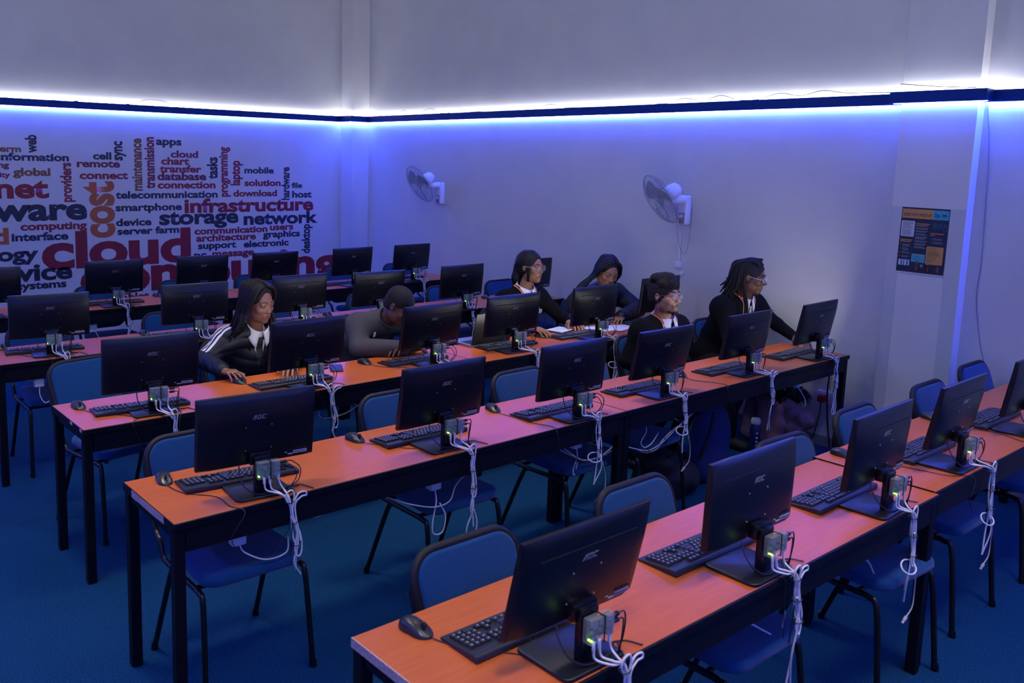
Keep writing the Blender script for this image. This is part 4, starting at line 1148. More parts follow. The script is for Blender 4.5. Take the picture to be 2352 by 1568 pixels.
    def vneck(s, G, vdepth, vwide, tie=True, trim=True, tie_w=0.019):
        """shirt front, tie and neckline trim lying on the clothing"""
        hw = lambda z: vwide * min(1.25, max(0.0, (z + vdepth) / vdepth))
        zt = 0.012; nz = 18
        mb = MB()
        mb.grid(lambda u, v: s.front(G, (u * 2 - 1) * hw(zt + (-vdepth - zt) * v), zt + (-vdepth - zt) * v, 0.0022), 15, nz)
        mb.build('shirt_front', 'shirt_white', s.o, angle=180)
        if tie:
            mb = MB()
            tw = lambda v: min(hw(zt - 0.02 + (-vdepth - zt + 0.02) * v), tie_w * (0.62 + 0.5 * v))
            mb.grid(lambda u, v: s.front(G, (u * 2 - 1) * tw(v), zt - 0.02 + (-vdepth - zt + 0.02) * v, 0.0065 - 0.002 * abs(u * 2 - 1)), 7, nz)
            mb.build('tie', 'tie_black', s.o, angle=180)
        if trim:
            for sx in (-1, 1):
                for k, (o_, m, r) in enumerate(((0.003, 'trim_red', 0.0042), (0.0115, 'trim_yellow', 0.0026))):
                    P = []
                    for i in range(16):
                        z = 0.030 + (-vdepth - 0.004 - 0.030) * i / 15
                        P.append(s.front(G, sx * (hw(z) + o_ * 1.0 + (0.006 if i == 0 else 0)), z - (o_ * 1.2 if i == 15 else 0), 0.0006))
                    a = s.neck + s.right * sx * (vwide * 0.95 + o_) - s.bf * 0.035 + s.up * 0.018
                    MB().tube(curve([a] + P, 2), r, 6).build('neck_trim', m, s.o, angle=180)
    def loc(s, c):
        """points -> body frame at the neck: x right, y out of the chest, z up the chest"""
        q = c - np.array(s.neck)
        return q @ np.array(s.right), q @ np.array(s.bf), q @ np.array(s.up)
    def collar(s, m='shirt_white', drop=0.075, rad=0.066):
        for sx in (-1, 1):
            mb = MB(); nu = 14
            def f(u, v):
                a = u * R(172)                     # from the nape round to the front
                x = sx * math.sin(a) * rad; y = -math.cos(a) * rad * 1.02 + 0.004
                zt = 0.040 - 0.020 * u ** 2
                top = Vector((x, y, zt))
                out = 0.012 + 0.016 * u + 0.012 * (u ** 4)
                dd = 0.030 + drop * max(0, (u - 0.55) / 0.45) ** 1.5
                bot = Vector((x * (1 + out / rad) + sx * 0.020 * max(0, (u - 0.7) / 0.3), y * (1 + out / rad * 0.9), zt - dd))
                p = top.lerp(bot, v)
                return s.neck + s.right * p.x + s.bf * p.y + s.up * p.z
            mb.grid(f, nu, 5)
            o = mb.build('shirt_collar', m, s.o, angle=180)
            md = o.modifiers.new('solid', 'SOLIDIFY'); md.thickness = 0.003; md.offset = 0
    def stand(s, m='shirt_white', rad=0.061):
        mb = MB()
        def f(u, v):
            a = 2 * PI * u
            return s.neck + s.right * math.sin(a) * rad + s.bf * (-math.cos(a) * rad + 0.004) + s.up * (-0.03 + 0.06 * v - 0.012 * (1 - math.cos(a)) * 0.5 * v)
        mb.grid(f, 24, 3, closed_u=True)
        mb.build('shirt_band', m, s.o, angle=180)
    def legs(s, knee_r, knee_l, foot_r, foot_l, m='trousers_black', r=0.078):
        pts = [s.hip] + [Vector(q) for q in (knee_r, knee_l, foot_r, foot_l)]
        lo = [min(p[i] for p in pts) - 0.2 for i in range(3)]; hi = [max(p[i] for p in pts) + 0.2 for i in range(3)]
        G = SDF(lo, hi, 0.010)
        G.ell(s.hip, (s.hip_w + 0.01, 0.13, 0.10), None, 0.03)
        for sg, kn, ft in ((1, knee_r, foot_r), (-1, knee_l, foot_l)):
            h_ = s.hip + s.right * 0.085 * sg
            G.cap(h_, kn, r + 0.008, r * 0.78, 0.03); G.cap(kn, Vector(ft) + Vector((0, 0, 0.07)), r * 0.76, r * 0.58, 0.015)
        V, Q = G.mesh(); V = smooth_mesh(V, Q, 1)
        np_obj('trousers', V, Q, m, s.o)
        for sg, ft in ((1, foot_r), (-1, foot_l)):
            f = Vector(ft)
            G = SDF(f - Vector((0.16, 0.3, 0.03)), f + Vector((0.16, 0.2, 0.14)), 0.007)
            G.cap(f + Vector((0, 0.03, 0.048)), f + s.fwd * 0.13 + Vector((0, 0, 0.036)), 0.042, 0.034, 0.02)
            G.cap(f + Vector((0, 0.01, 0.05)), f + Vector((0, 0.01, 0.09)), 0.042, 0.040, 0.02)
            V, Q = G.mesh(); V[:, 2] = np.maximum(V[:, 2], 0.002)
            np_obj('shoe', V, Q, 'rubber', s.o)

def strand_hair(p, name, m, paths, r, n=6, taper=0.35):
    mb = MB()
    for P in paths:
        c = curve(P, 5); L = len(c)
        mb.tube(c, [r * (1 - taper * (i / (L - 1)) ** 2) for i in range(L)], n)
    return mb.build(name, m, p.o, angle=180)
def cap_hair(p, name, m, off=0.012, face=(0.0, 0.098, -0.035, 0.060, 0.062, 0.088), noise=0.0, nscale=90, back=0.0, extra=None, h=0.0045, low=-0.03):
    """hair hugging the skull with the face left free"""
    lo = p.head - Vector((0.2, 0.2, 0.22)); hi = p.head + Vector((0.2, 0.2, 0.22))
    G = SDF(lo, hi, h); w = p.fw
    G.ell(p.hp(0, -0.018 - back, 0.040), (0.072 * w + off, 0.092 + off + back, 0.082 + off), p.H, 0.01)
    G.ell(p.hp(0, -0.045, -0.02), (0.064 * w + off * 0.6, 0.062 + off * 0.6, 0.060), p.H, 0.03)
    if extra: extra(G)
    G.ell(p.hp(face[0], face[1], face[2]), (face[3] * w, face[4], face[5]), p.H, 0.012, True)
    for sx in (-1, 1): G.ell(p.hp(sx * 0.082 * w, 0.004, -0.012), (0.020, 0.026, 0.036), p.H, 0.008, True)
    G.ell(p.hp(0, 0.0, low - 0.10), (0.13, 0.13, 0.10), p.H, 0.01, True)
    V, Q = G.mesh(); V = smooth_mesh(V, Q, 1)
    if noise:
        q = V * nscale
        d = np.sin(q[:, 0] * 1.0 + 2 * np.sin(q[:, 1] * 0.9)) * np.sin(q[:, 1] * 1.1 + 1.3 * np.sin(q[:, 2])) * np.sin(q[:, 2] * 0.95 + 1.7 * np.sin(q[:, 0]))
        n_ = V - np.array(p.head); n_ /= np.linalg.norm(n_, axis=1)[:, None] + 1e-9
        V = V + n_ * (d * noise)[:, None]
    return np_obj(name, V, Q, m, p.o)

# ================================================================== girl in the striped puffer jacket
def hand_on_mouse(w_, tip, side, palm=(0, 0, -1), curl=0.30, spread=0.14):
    d = Vector(tip) - Vector(w_)
    return dict(wrist=tuple(w_), direc=tuple(d), palm_n=palm, side=side, curl=curl, spread=spread)

p = Person('girl with long straight hair in a navy puffer jacket with white stripes', (-3.60, -3.98, 0.50), (-3.61, -4.20, 0.78), (-3.61, -4.31, 0.965), (-3.632, -4.385, 1.125), 14, 12, 3, 'skin_dark', 'lips_dark',
           width=0.165, elbow_r=(-3.93, -4.30, 0.80), wrist_r=(-3.935, -4.535, 0.785), elbow_l=(-3.34, -4.40, 0.80), wrist_l=(-3.53, -4.60, 0.79), neck_r=0.045, jaw=0.85, face_w=0.97, nose=0.62)
p.hands = [hand_on_mouse((-3.935, -4.545, 0.785), (-3.905, -4.66, 0.795), 1, curl=[0.34, 0.36, 0.42, 0.48], spread=0.16) | dict(scale=0.92), hand_on_mouse((-3.53, -4.61, 0.79), (-3.60, -4.70, 0.786), -1, curl=0.42)]
p.body(); p.eyes(look=(-0.05, -0.25))
G = p.torso_sdf(0.020, 0.006, 0.020, cuff=0.01)
sl, X, Y, Z = G._sub(G.lo, G.lo + G.h * G.n)
q = np.stack([X.ravel(), Y.ravel(), Z.ravel()], 1)
tz = ((q - np.array(p.hip)) @ np.array((p.chest - p.hip).normalized())).reshape(X.shape)
G.F[sl] += (0.009 * (1 - np.abs(np.sin(tz * PI / 0.062)) ** 0.5)).astype(np.float32)
G.cap(p.neck + p.up * 0.0 + p.bf * 0.02, p.neck + p.up * 0.25, 0.058, 0.07, 0.004, True)
V, Q = G.mesh(); V = smooth_mesh(V, Q, 1)
np_obj('jacket', V, Q, ['jacket_navy'], p.o)
p.vneck(G, 0.20, 0.050, True, False, 0.026)
ax = p.er - p.sh_r; axl = ax.length; axn = ax.normalized()
outw = (p.right * 0.9 + Vector((0, 0, 0.42)) + p.fwd * 0.18)
for k in (-1, 0, 1):                           # three stripes from the collar over the shoulder down the sleeve
    mb = MB()
    def f(u, v, k=k):
        w_ = k * 0.026 + (u - 0.5) * 0.0145
        if v < 0.30:                           # over the shoulder
            t = v / 0.30; c = (p.neck - p.up * 0.05).lerp(p.sh_r, 0.42 + 0.58 * t)
            d = (Vector((0, 0, 1)) * (1 - t) + outw.normalized() * t * 1.2).normalized()
            sd = axn.cross(d).normalized() if t > 0.5 else p.fwd.lerp(axn.cross(d).normalized() * (1 if axn.cross(d).dot(p.fwd) > 0 else -1), t)
        else:
            t = (v - 0.30) / 0.70; c = p.sh_r.lerp(p.er, t * 0.92); d = (outw - axn * outw.dot(axn) * min(1, t * 3)).normalized()
            sd = axn.cross(d).normalized()
        sd = sd * (1 if sd.dot(p.fwd) > 0 else -1)
        return p.hit(G, c + sd * w_, d, 0.17) + d * 0.0015
    mb.grid(f, 4, 40)
    mb.build('sleeve_stripe', 'stripe_white', p.o, angle=180)
p.collar(drop=0.06); p.stand()
# open jacket collar
mb = MB()
for sx in (-1, 1):
    def f(u, v, sx=sx):
        a = R(25) + u * R(125)
        q = Vector((sx * math.sin(a) * (0.083 + 0.03 * v), -math.cos(a) * (0.083 + 0.028 * v) + 0.004, 0.035 - 0.055 * u - v * (0.03 + 0.055 * u)))
        return p.neck + p.right * q.x + p.bf * q.y + p.up * q.z
    mb.grid(f, 12, 5)
o = mb.build('jacket_collar', 'jacket_navy', p.o, angle=180); md = o.modifiers.new('solid', 'SOLIDIFY'); md.thickness = 0.008
MB().prism([(-0.004, -0.006), (0.004, -0.006), (0.006, 0.002), (0.002, 0.004), (0.003, 0.012), (-0.001, 0.012), (-0.003, 0.002), (-0.006, 0.0)], 0.002, Matrix.Translation(p.neck - p.right * 0.075 + p.bf * 0.133 - p.up * 0.17)).build('jacket_emblem', 'badge_white', p.o, smooth=False)
p.legs((-3.76, -4.42, 0.52), (-3.46, -4.42, 0.52), (-3.76, -4.48, 0.0), (-3.46, -4.48, 0.0))
cap_hair(p, 'hair', 'hair_black', 0.008, face=(0, 0.100, -0.030, 0.064, 0.070, 0.132), low=-0.05)
rnd = random.Random(3); P_ = []
for i in range(150):
    sx = -1 if i % 2 else 1
    u = rnd.random()
    y0 = -0.10 + 0.155 * u
    x0 = sx * (0.010 + 0.02 * rnd.random()) * 0.4
    a = p.hp(x0, y0 * 0.9, 0.128 - 2.6 * (y0 + 0.015) ** 2)
    b = p.hp(sx * (0.055 + 0.012 * rnd.random()), y0 * 0.95 + 0.004, 0.098 - 2.0 * max(0, y0) ** 2)
    c = p.hp(sx * (0.083 + 0.006 * rnd.random()), y0 * 0.8 + 0.004, 0.03)
    e = p.hp(sx * (0.086 + 0.012 * rnd.random()), y0 * 0.6 - 0.02, -0.05)
    if sx > 0:     # swept back over the shoulder
        dsh = p.head + Vector((-0.09 - 0.055 * rnd.random(), 0.03 + 0.09 * rnd.random() - 0.05 * u, -0.15))
        fin = p.head + Vector((-0.15 - 0.16 * rnd.random(), 0.07 + 0.10 * rnd.random(), -0.28 - 0.09 * rnd.random()))
    else:
        dsh = p.head + Vector((0.085 + 0.03 * rnd.random(), -0.01 + 0.05 * rnd.random(), -0.15))
        fin = p.head + Vector((0.10 + 0.03 * rnd.random(), -0.02 + 0.05 * rnd.random(), -0.30 - 0.06 * rnd.random()))
    P_.append([a, b, c, e, dsh, fin])
strand_hair(p, 'hair', 'hair_black', P_, 0.0082, 6, 0.8)

# ================================================================== bowed boy in the grey jacket
p = Person('boy with cropped hair in a grey zip jacket bowed low behind his monitor', (-2.74, -3.96, 0.50), (-2.74, -4.22, 0.80), (-2.745, -4.44, 0.955), (-2.735, -4.565, 1.048), 22, 33, 0, 'skin_deep', 'lips_brown',
           width=0.185, elbow_r=(-2.985, -4.48, 0.795), wrist_r=(-2.74, -4.63, 0.79), elbow_l=(-2.52, -4.46, 0.795), wrist_l=(-2.70, -4.60, 0.80), hip_w=0.165)
p.hands = [hand_on_mouse((-2.73, -4.635, 0.79), (-2.65, -4.66, 0.79), 1, curl=0.4), hand_on_mouse((-2.71, -4.60, 0.80), (-2.78, -4.62, 0.80), -1, curl=0.4)]
p.body(); p.eyes(look=(0, -0.5))
G = p.torso_sdf(0.020, 0.0065, 0.020, arm=1.05)
G.cap(p.neck - p.up * 0.01 + p.bf * 0.015, p.neck + p.up * 0.25, 0.062, 0.075, 0.006, True)
V, Q = G.mesh(); V = smooth_mesh(V, Q, 2)
c_ = np.array(p.sh_r) ; 
np_obj('jacket', V, Q, ['jacket_grey'], p.o)
mb = MB()
def f(u, v):
    a = R(15) + u * R(330)
    q = Vector((-math.sin(a) * (0.070 + 0.006 * v), -math.cos(a) * (0.070 + 0.006 * v) + 0.004, -0.02 + 0.065 * (1 - v) - 0.02 * (1 - math.cos(a)) / 2))
    return p.neck + p.right * q.x + p.bf * q.y + p.up * q.z
mb.grid(f, 30, 4); o = mb.build('jacket_collar', 'jacket_grey', p.o, angle=180); md = o.modifiers.new('solid', 'SOLIDIFY'); md.thickness = 0.006
a_ = p.neck + p.right * 0.092 + p.bf * 0.070 - p.up * 0.028
MB().add([a_, a_ + p.right * 0.022 - p.up * 0.006 + p.bf * 0.012, a_ + p.right * 0.014 - p.up * 0.042 + p.bf * 0.028, a_ - p.right * 0.002 - p.up * 0.036 + p.bf * 0.022], [(0, 1, 2, 3)]).build('shoulder_patch', 'stripe_white', p.o, smooth=False).modifiers.new('solid', 'SOLIDIFY').thickness = 0.004
p.legs((-2.90, -4.40, 0.52), (-2.58, -4.40, 0.52), (-2.90, -4.44, 0.0), (-2.58, -4.44, 0.0))
cap_hair(p, 'hair', 'hair_soft', 0.005, face=(0, 0.104, -0.034, 0.068, 0.064, 0.100), noise=0.0012, nscale=420, low=-0.03)

# shared school jersey: black with a V neck, white shirt, tie and red-yellow trim
def jersey(p, h=0.0052, pad=0.014, vdepth=0.185, vwide=0.074, tie=True, sleeve=0.014, arm=1.0, kk=0.05):
    G = p.torso_sdf(pad, h, sleeve, cuff=0.02, arm=arm, kk=kk)
    G.cap(p.neck + p.bf * 0.012 - p.up * 0.005, p.neck + p.up * 0.25, 0.060, 0.075, 0.005, True)
    V, Q = G.mesh(); V = smooth_mesh(V, Q, 1)
    np_obj('jersey', V, Q, ['jersey_black'], p.o)
    p.vneck(G, vdepth, vwide, tie, True)
    p.collar(drop=0.055); p.stand()
    if tie:
        a = p.neck + p.bf * 0.070 - p.up * 0.022
        MB().prism([(-0.014, 0.012), (0.014, 0.012), (0.009, -0.022), (-0.009, -0.022)], 0.014, Matrix.Translation(a) @ Matrix((p.right, -p.bf, p.up)).transposed().to_4x4()).build('tie_knot', 'tie_black', p.o, smooth=False)
def badge(p, x, z, y=0.128, s=0.034):
    M = Matrix.Translation(p.neck + p.right * x + p.bf * y + p.up * z) @ Matrix((-p.right, -p.bf, p.up)).transposed().to_4x4()
    mb = MB()
    for poly in ([(-0.5, 0.3), (-0.4, 0.3), (-0.4, 0.9), (-0.5, 0.9)], [(-0.5, 0.3), (0.5, 0.3), (0.5, 0.42), (-0.5, 0.42)], [(-0.7, 0.12), (0.6, 0.12), (0.6, 0.22), (-0.7, 0.22)], [(-0.7, -0.5), (-0.58, -0.5), (-0.58, 0.22), (-0.7, 0.22)], [(-0.7, -0.5), (0.6, -0.5), (0.6, -0.40), (-0.7, -0.40)],
                 [(-0.35, -0.1), (0.3, -0.1), (0.3, 0.0), (-0.35, 0.0)], [(-0.35, -0.28), (0.5, -0.28), (0.5, -0.18), (-0.35, -0.18)], [(0.5, -0.5), (0.6, -0.5), (0.6, 0.05), (0.5, 0.05)]):
        mb.prism([(a * s, b * s) for a, b in poly], 0.002, M)
    mb.build('badge', 'badge_white', p.o, smooth=False)

# ================================================================== girl with round glasses
p = Person('girl with round glasses and tied back hair in a black jersey', (-1.34, -4.12, 0.52), (-1.34, -4.21, 0.80), (-1.335, -4.27, 1.015), (-1.318, -4.315, 1.185), 9, 0, 0, 'skin_brown', 'lips_brown',
           width=0.175, elbow_r=(-1.62, -4.40, 0.80), wrist_r=(-1.60, -4.60, 0.79), elbow_l=(-1.06, -4.40, 0.80), wrist_l=(-1.10, -4.58, 0.785), neck_r=0.046, jaw=0.9, nose=0.75)
p.hands = [hand_on_mouse((-1.60, -4.60, 0.79), (-1.565, -4.70, 0.795), 1, curl=[0.32, 0.34, 0.38, 0.44]), hand_on_mouse((-1.11, -4.58, 0.785), (-1.16, -4.68, 0.785), -1, curl=0.3)]
p.body(); p.eyes(look=(-0.25, 0.0)); p.glasses('glasses_dark', 0.0235, 0.0225, False, 'glasses_clear')
jersey(p); badge(p, -0.115, -0.145, 0.112)
p.legs((-1.48, -4.55, 0.52), (-1.20, -4.55, 0.52), (-1.48, -4.62, 0.0), (-1.20, -4.62, 0.0))
def tail(G):
    G.cap(p.hp(0, -0.115, 0.0), p.hp(0, -0.125, -0.09), 0.036, 0.042, 0.02); G.cap(p.hp(0, -0.125, -0.09), p.head + Vector((-0.01, 0.12, -0.24)), 0.040, 0.026, 0.02)
cap_hair(p, 'hair', 'hair_black', 0.009, face=(0, 0.104, -0.028, 0.066, 0.070, 0.112), noise=0.0008, nscale=230, low=-0.055, back=0.006)
rnd = random.Random(12); P_ = []
for i in range(70):
    a_ = R(-100 + 200 * i / 69.0); sx = math.sin(a_); cz = math.cos(a_)
    P_.append([p.hp(sx * 0.066, 0.058 - 0.035 * abs(sx) + rnd.uniform(-0.004, 0.004), 0.032 + 0.056 * max(cz, -0.2)), p.hp(sx * 0.080, 0.0, 0.038 + 0.088 * max(cz, -0.25)), p.hp(sx * 0.076, -0.07, 0.03 + 0.075 * max(cz, -0.4)), p.hp(sx * 0.045, -0.115, 0.01 + 0.03 * cz), p.hp(sx * 0.02, -0.125, -0.02)])
for k_ in range(5):
    P_.append([p.hp(0.060 + 0.002 * k_, 0.05 - 0.006 * k_, 0.05), p.hp(0.0745, 0.045 - 0.006 * k_, 0.01), p.hp(0.074, 0.042 - 0.005 * k_, -0.04), p.hp(0.068, 0.036 - 0.004 * k_, -0.10)])
strand_hair(p, 'hair', 'hair_black', P_, 0.0062, 6)
G = SDF(p.head - Vector((0.2, 0.15, 0.36)), p.head + Vector((0.2, 0.3, 0.15)), 0.006); tail(G)
V, Q = G.mesh(); np_obj('ponytail', V, Q, 'hair_black', p.o)

# ================================================================== girl with braids
p = Person('girl with long braids in a dark navy jacket writing with her head tilted down', (-0.50, -4.10, 0.52), (-0.52, -4.26, 0.79), (-0.54, -4.37, 0.975), (-0.595, -4.455, 1.118), -26, 22, -10, 'skin_brown', 'lips_brown',
           width=0.205, elbow_r=(-0.84, -4.42, 0.80), wrist_r=(-1.08, -4.55, 0.79), elbow_l=(-0.28, -4.52, 0.80), wrist_l=(-0.62, -4.64, 0.79), hip_w=0.19, face_w=1.07, jaw=1.1, neck_r=0.05, nose=0.7)
p.hands = [dict(wrist=(-1.09, -4.555, 0.795), direc=(-0.85, -0.5, -0.12), palm_n=(-0.2, -0.1, -1), side=1, curl=[0.55, 0.6, 0.65, 0.7], spread=0.08), hand_on_mouse((-0.62, -4.64, 0.79), (-0.74, -4.68, 0.775), -1, curl=0.25)]
p.body(); p.eyes(look=(0, -0.6))
G = p.torso_sdf(0.024, 0.0065, 0.024, arm=1.08, belly=0.02)
sl, X, Y, Z = G._sub(G.lo, G.lo + G.h * G.n)
G.F[sl] += (0.004 * np.sin(Z * 55 + 2 * np.sin(X * 25)) * np.sin(X * 40)).astype(np.float32)
G.cap(p.neck + p.bf * 0.015, p.neck + p.up * 0.25, 0.064, 0.078, 0.006, True)
V, Q = G.mesh(); V = smooth_mesh(V, Q, 2)
np_obj('jacket', V, Q, ['jacket_navy'], p.o)
mb = MB()
M = Matrix.Translation(p.neck - p.right * 0.20 + p.bf * 0.098 - p.up * 0.155) @ Matrix((-p.right, -p.bf, p.up)).transposed().to_4x4()
for poly in ([(-0.010, -0.02), (-0.006, -0.02), (-0.006, 0.022), (-0.010, 0.022)], [(-0.010, 0.018), (0.010, 0.018), (0.010, 0.022), (-0.010, 0.022)], [(0.006, 0.004), (0.010, 0.004), (0.010, 0.022), (0.006, 0.022)], [(-0.004, 0.0), (0.010, 0.0), (0.010, 0.004), (-0.004, 0.004)], [(-0.004, -0.010), (0.004, -0.010), (0.006, -0.018), (0.002, -0.018)], [(0.004, -0.006), (0.008, -0.006), (0.012, -0.020), (0.008, -0.020)]):
    mb.prism(poly, 0.003, M)
mb.build('jacket_emblem', 'badge_white', p.o, smooth=False)
p.legs((-0.66, -4.52, 0.53), (-0.36, -4.52, 0.53), (-0.66, -4.58, 0.0), (-0.36, -4.58, 0.0), r=0.085)
cap_hair(p, 'hair', 'hair_black', 0.008, face=(0, 0.102, -0.030, 0.066, 0.070, 0.132), noise=0.0012, nscale=260, low=-0.05)
rnd = random.Random(8); P_ = []
for i in range(64):
    sx = -1 if i % 3 == 0 else 1
    u = rnd.random(); y0 = -0.10 + 0.17 * u
    a = p.hp(sx * 0.004, y0 * 0.85, 0.130 - 2.4 * (y0 + 0.015) ** 2)
    b = p.hp(sx * (0.052 + 0.014 * rnd.random()), y0 * 0.95 - 0.004, 0.100 - 1.8 * max(0, y0) ** 2)
    c = p.hp(sx * (0.086 + 0.006 * rnd.random()), y0 * 0.75, 0.025)
    e = p.hp(sx * (0.088 + 0.012 * rnd.random()), y0 * 0.5 - 0.02, -0.055)
    if sx > 0:
        d_ = p.head + Vector((-0.14 - 0.05 * rnd.random(), 0.07 + 0.06 * rnd.random(), -0.10)); fin = p.head + Vector((-0.25 - 0.05 * rnd.random(), 0.10 + 0.06 * rnd.random(), -0.19 - 0.03 * rnd.random())); las = p.head + Vector((-0.30 - 0.04 * rnd.random(), 0.06 + 0.05 * rnd.random(), -0.30 - 0.03 * rnd.random()))
    else:
        d_ = p.head + Vector((0.09 + 0.02 * rnd.random(), 0.0 + 0.04 * rnd.random(), -0.13)); fin = p.head + Vector((0.10 + 0.03 * rnd.random(), 0.0 + 0.03 * rnd.random(), -0.2)); las = fin + Vector((0.0, 0.03, -0.08))
    P_.append([a, b, c, e, d_, fin, las])
strand_hair(p, 'braid', 'hair_black', P_, 0.0064, 6)

# ================================================================== boy with the short beard
p = Person('boy with curly fringe, short beard and rectangular glasses, chin raised, second row', (-1.30, -5.40, 0.50), (-1.305, -5.47, 0.76), (-1.310, -5.525, 0.985), (-1.365, -5.575, 1.140), 0, -4, 0, 'skin_tan', 'lips_brown',
           width=0.190, elbow_r=(-1.57, -5.46, 0.72), wrist_r=(-1.46, -5.66, 0.64), elbow_l=(-1.05, -5.46, 0.72), wrist_l=(-1.16, -5.66, 0.64))
p.hands = [hand_on_mouse((-1.46, -5.665, 0.64), (-1.42, -5.78, 0.625), 1, curl=0.25), hand_on_mouse((-1.16, -5.665, 0.64), (-1.20, -5.78, 0.625), -1, curl=0.25)]
p.body(); p.eyes(look=(-0.2, 0.1)); p.glasses('glasses_steel', 0.0255, 0.0185, True, 'glasses_steel')
jersey(p, vdepth=0.20)
p.legs((-1.46, -5.74, 0.52), (-1.16, -5.74, 0.52), (-1.50, -5.50, 0.0), (-1.12, -5.50, 0.0))
def top(G):
    for (x, y, z, r) in ((0, 0.02, 0.115, 0.052), (-0.035, -0.03, 0.115, 0.05), (0.035, -0.03, 0.115, 0.05), (0.05, 0.03, 0.085, 0.036), (-0.05, 0.03, 0.085, 0.036), (0, -0.085, 0.07, 0.055)):
        G.ell(p.hp(x, y, z), (r, r, r * 0.7), p.H, 0.02)
cap_hair(p, 'hair', 'hair_soft', 0.011, face=(0, 0.108, -0.040, 0.066, 0.066, 0.096), noise=0.0042, nscale=210, extra=top, low=-0.03, h=0.004)
rnd = random.Random(4); P_ = []
for i in range(38):
    x = -0.058 + 0.116 * (i + rnd.random() * 0.6) / 38
    P_.append([p.hp(x * 0.9, 0.060, 0.108), p.hp(x, 0.086 - x * x * 8, 0.094), p.hp(x + rnd.uniform(-0.004, 0.004), 0.090 - x * x * 8, 0.072), p.hp(x + rnd.uniform(-0.008, 0.008), 0.0905 - x * x * 9, 0.052 + rnd.uniform(-0.008, 0.010))])
strand_hair(p, 'fringe', 'hair_soft', P_, 0.0034, 5)
# chin beard and moustache; the stubble on the cheeks is a darker skin
G = SDF(p.head - Vector((0.14, 0.16, 0.16)), p.head + Vector((0.14, 0.14, 0.06)), 0.0035)
for sx in (-1, 1):
    G.cap(p.hp(sx * 0.003, 0.0930, -0.0475), p.hp(sx * 0.022, 0.0830, -0.0525), 0.0026, 0.0020, 0.003)
    G.cap(p.hp(sx * 0.010, 0.077, -0.104), p.hp(sx * 0.034, 0.050, -0.094), 0.0090, 0.0070, 0.008)
G.cap(p.hp(-0.010, 0.077, -0.1030), p.hp(0.010, 0.077, -0.1030), 0.0115, 0.0115, 0.010)
V, Q = G.mesh(); q = V * 420
V = V + (np.sin(q[:, 0]) * np.sin(q[:, 1]) * np.sin(q[:, 2]))[:, None] * 0.0010
np_obj('beard', V, Q, 'hair_soft', p.o)
me = p.o.data; me.materials.append(MATS['stubble'])
cen = np.zeros(len(me.polygons) * 3); me.polygons.foreach_get('center', cen); cen = cen.reshape(-1, 3)
mi = np.zeros(len(me.polygons), np.int32); me.polygons.foreach_get('material_index', mi)
q = (cen - np.array(p.head)) @ np.array(p.H)
wob = 0.004 * np.sin(q[:, 1] * 160) * np.sin(q[:, 2] * 190)
jaw = (q[:, 2] < -0.010 - 0.55 * np.clip(q[:, 1] - 0.005, 0, 0.075) + wob) & (q[:, 2] > -0.118) & (q[:, 1] > -0.004) & (np.abs(q[:, 0]) > 0.024) 
chin = (q[:, 2] < -0.074 + wob) & (q[:, 1] > 0.02) & (q[:, 2] > -0.118)
mi[(jaw | chin) & (mi == 0)] = 2
me.polygons.foreach_set('material_index', mi)
MB().ell(p.hp(0.079, -0.006, -0.030), (0.003, 0.003, 0.003), None, 8).build('earring', 'tie_black', p.o)

# ================================================================== person with locs by the fan wall
p = Person('person with shoulder length locs and pale glasses in a black jersey', (-0.36, -5.28, 0.56), (-0.37, -5.42, 0.84), (-0.375, -5.515, 1.045), (-0.415, -5.595, 1.200), 20, 8, 0, 'skin_deep', 'lips_brown',
           width=0.182, elbow_r=(-0.66, -5.60, 0.80), wrist_r=(-0.80, -5.74, 0.79), elbow_l=(-0.13, -5.66, 0.84), wrist_l=(-0.19, -5.83, 0.785), hip_w=0.17)
p.hands = [hand_on_mouse((-0.80, -5.745, 0.785), (-0.79, -5.86, 0.785), 1, curl=0.25), hand_on_mouse((-0.19, -5.83, 0.785), (-0.215, -5.93, 0.778), -1, curl=[0.3, 0.34, 0.38, 0.42])]
p.body(); p.eyes(look=(-0.1, -0.2)); p.glasses('glasses_clear', 0.0255, 0.0165, True, 'glasses_clear')
jersey(p, pad=0.018, vdepth=0.175, sleeve=0.012, arm=0.92, kk=0.11)
p.legs((-0.58, -5.62, 0.50), (-0.24, -5.64, 0.50), (-0.60, -5.62, 0.0), (-0.24, -5.60, 0.0), r=0.082)
cap_hair(p, 'hair', 'hair_soft', 0.010, face=(0, 0.108, -0.030, 0.068, 0.070, 0.108), noise=0.003, nscale=190, low=-0.045, back=0.004)
rnd = random.Random(21); P_ = []
for i in range(62):
    ang = R(100 + 200 * (i / 61.0)) + rnd.uniform(-0.05, 0.05)     # round the back of the head
    lay = rnd.random()
    sx, cy = math.sin(ang), math.cos(ang)
    a = p.hp(sx * 0.035 * (0.4 + lay), 0.045 - 0.06 * lay + cy * 0.01, 0.136 - 0.012 * lay)
    b = p.hp(sx * 0.075, -0.025 + cy * 0.095, 0.095 - 0.03 * lay)
    c = p.hp(sx * 0.092 + rnd.uniform(-0.006, 0.006), -0.03 + cy * 0.112, 0.03)
    ln = 0.10 + 0.13 * rnd.random()
    e = p.hp(sx * 0.098 + rnd.uniform(-0.012, 0.012), -0.03 + cy * 0.118, 0.03 - ln * 0.5)
    fin = p.hp(sx * 0.100 + rnd.uniform(-0.02, 0.02), -0.03 + cy * 0.118 + rnd.uniform(-0.012, 0.012), 0.03 - ln)
    if rnd.random() < 0.3: fin = fin + p.H @ Vector((sx * 0.02, cy * 0.03, 0.015))
    P_.append([a, b, c, e, fin])
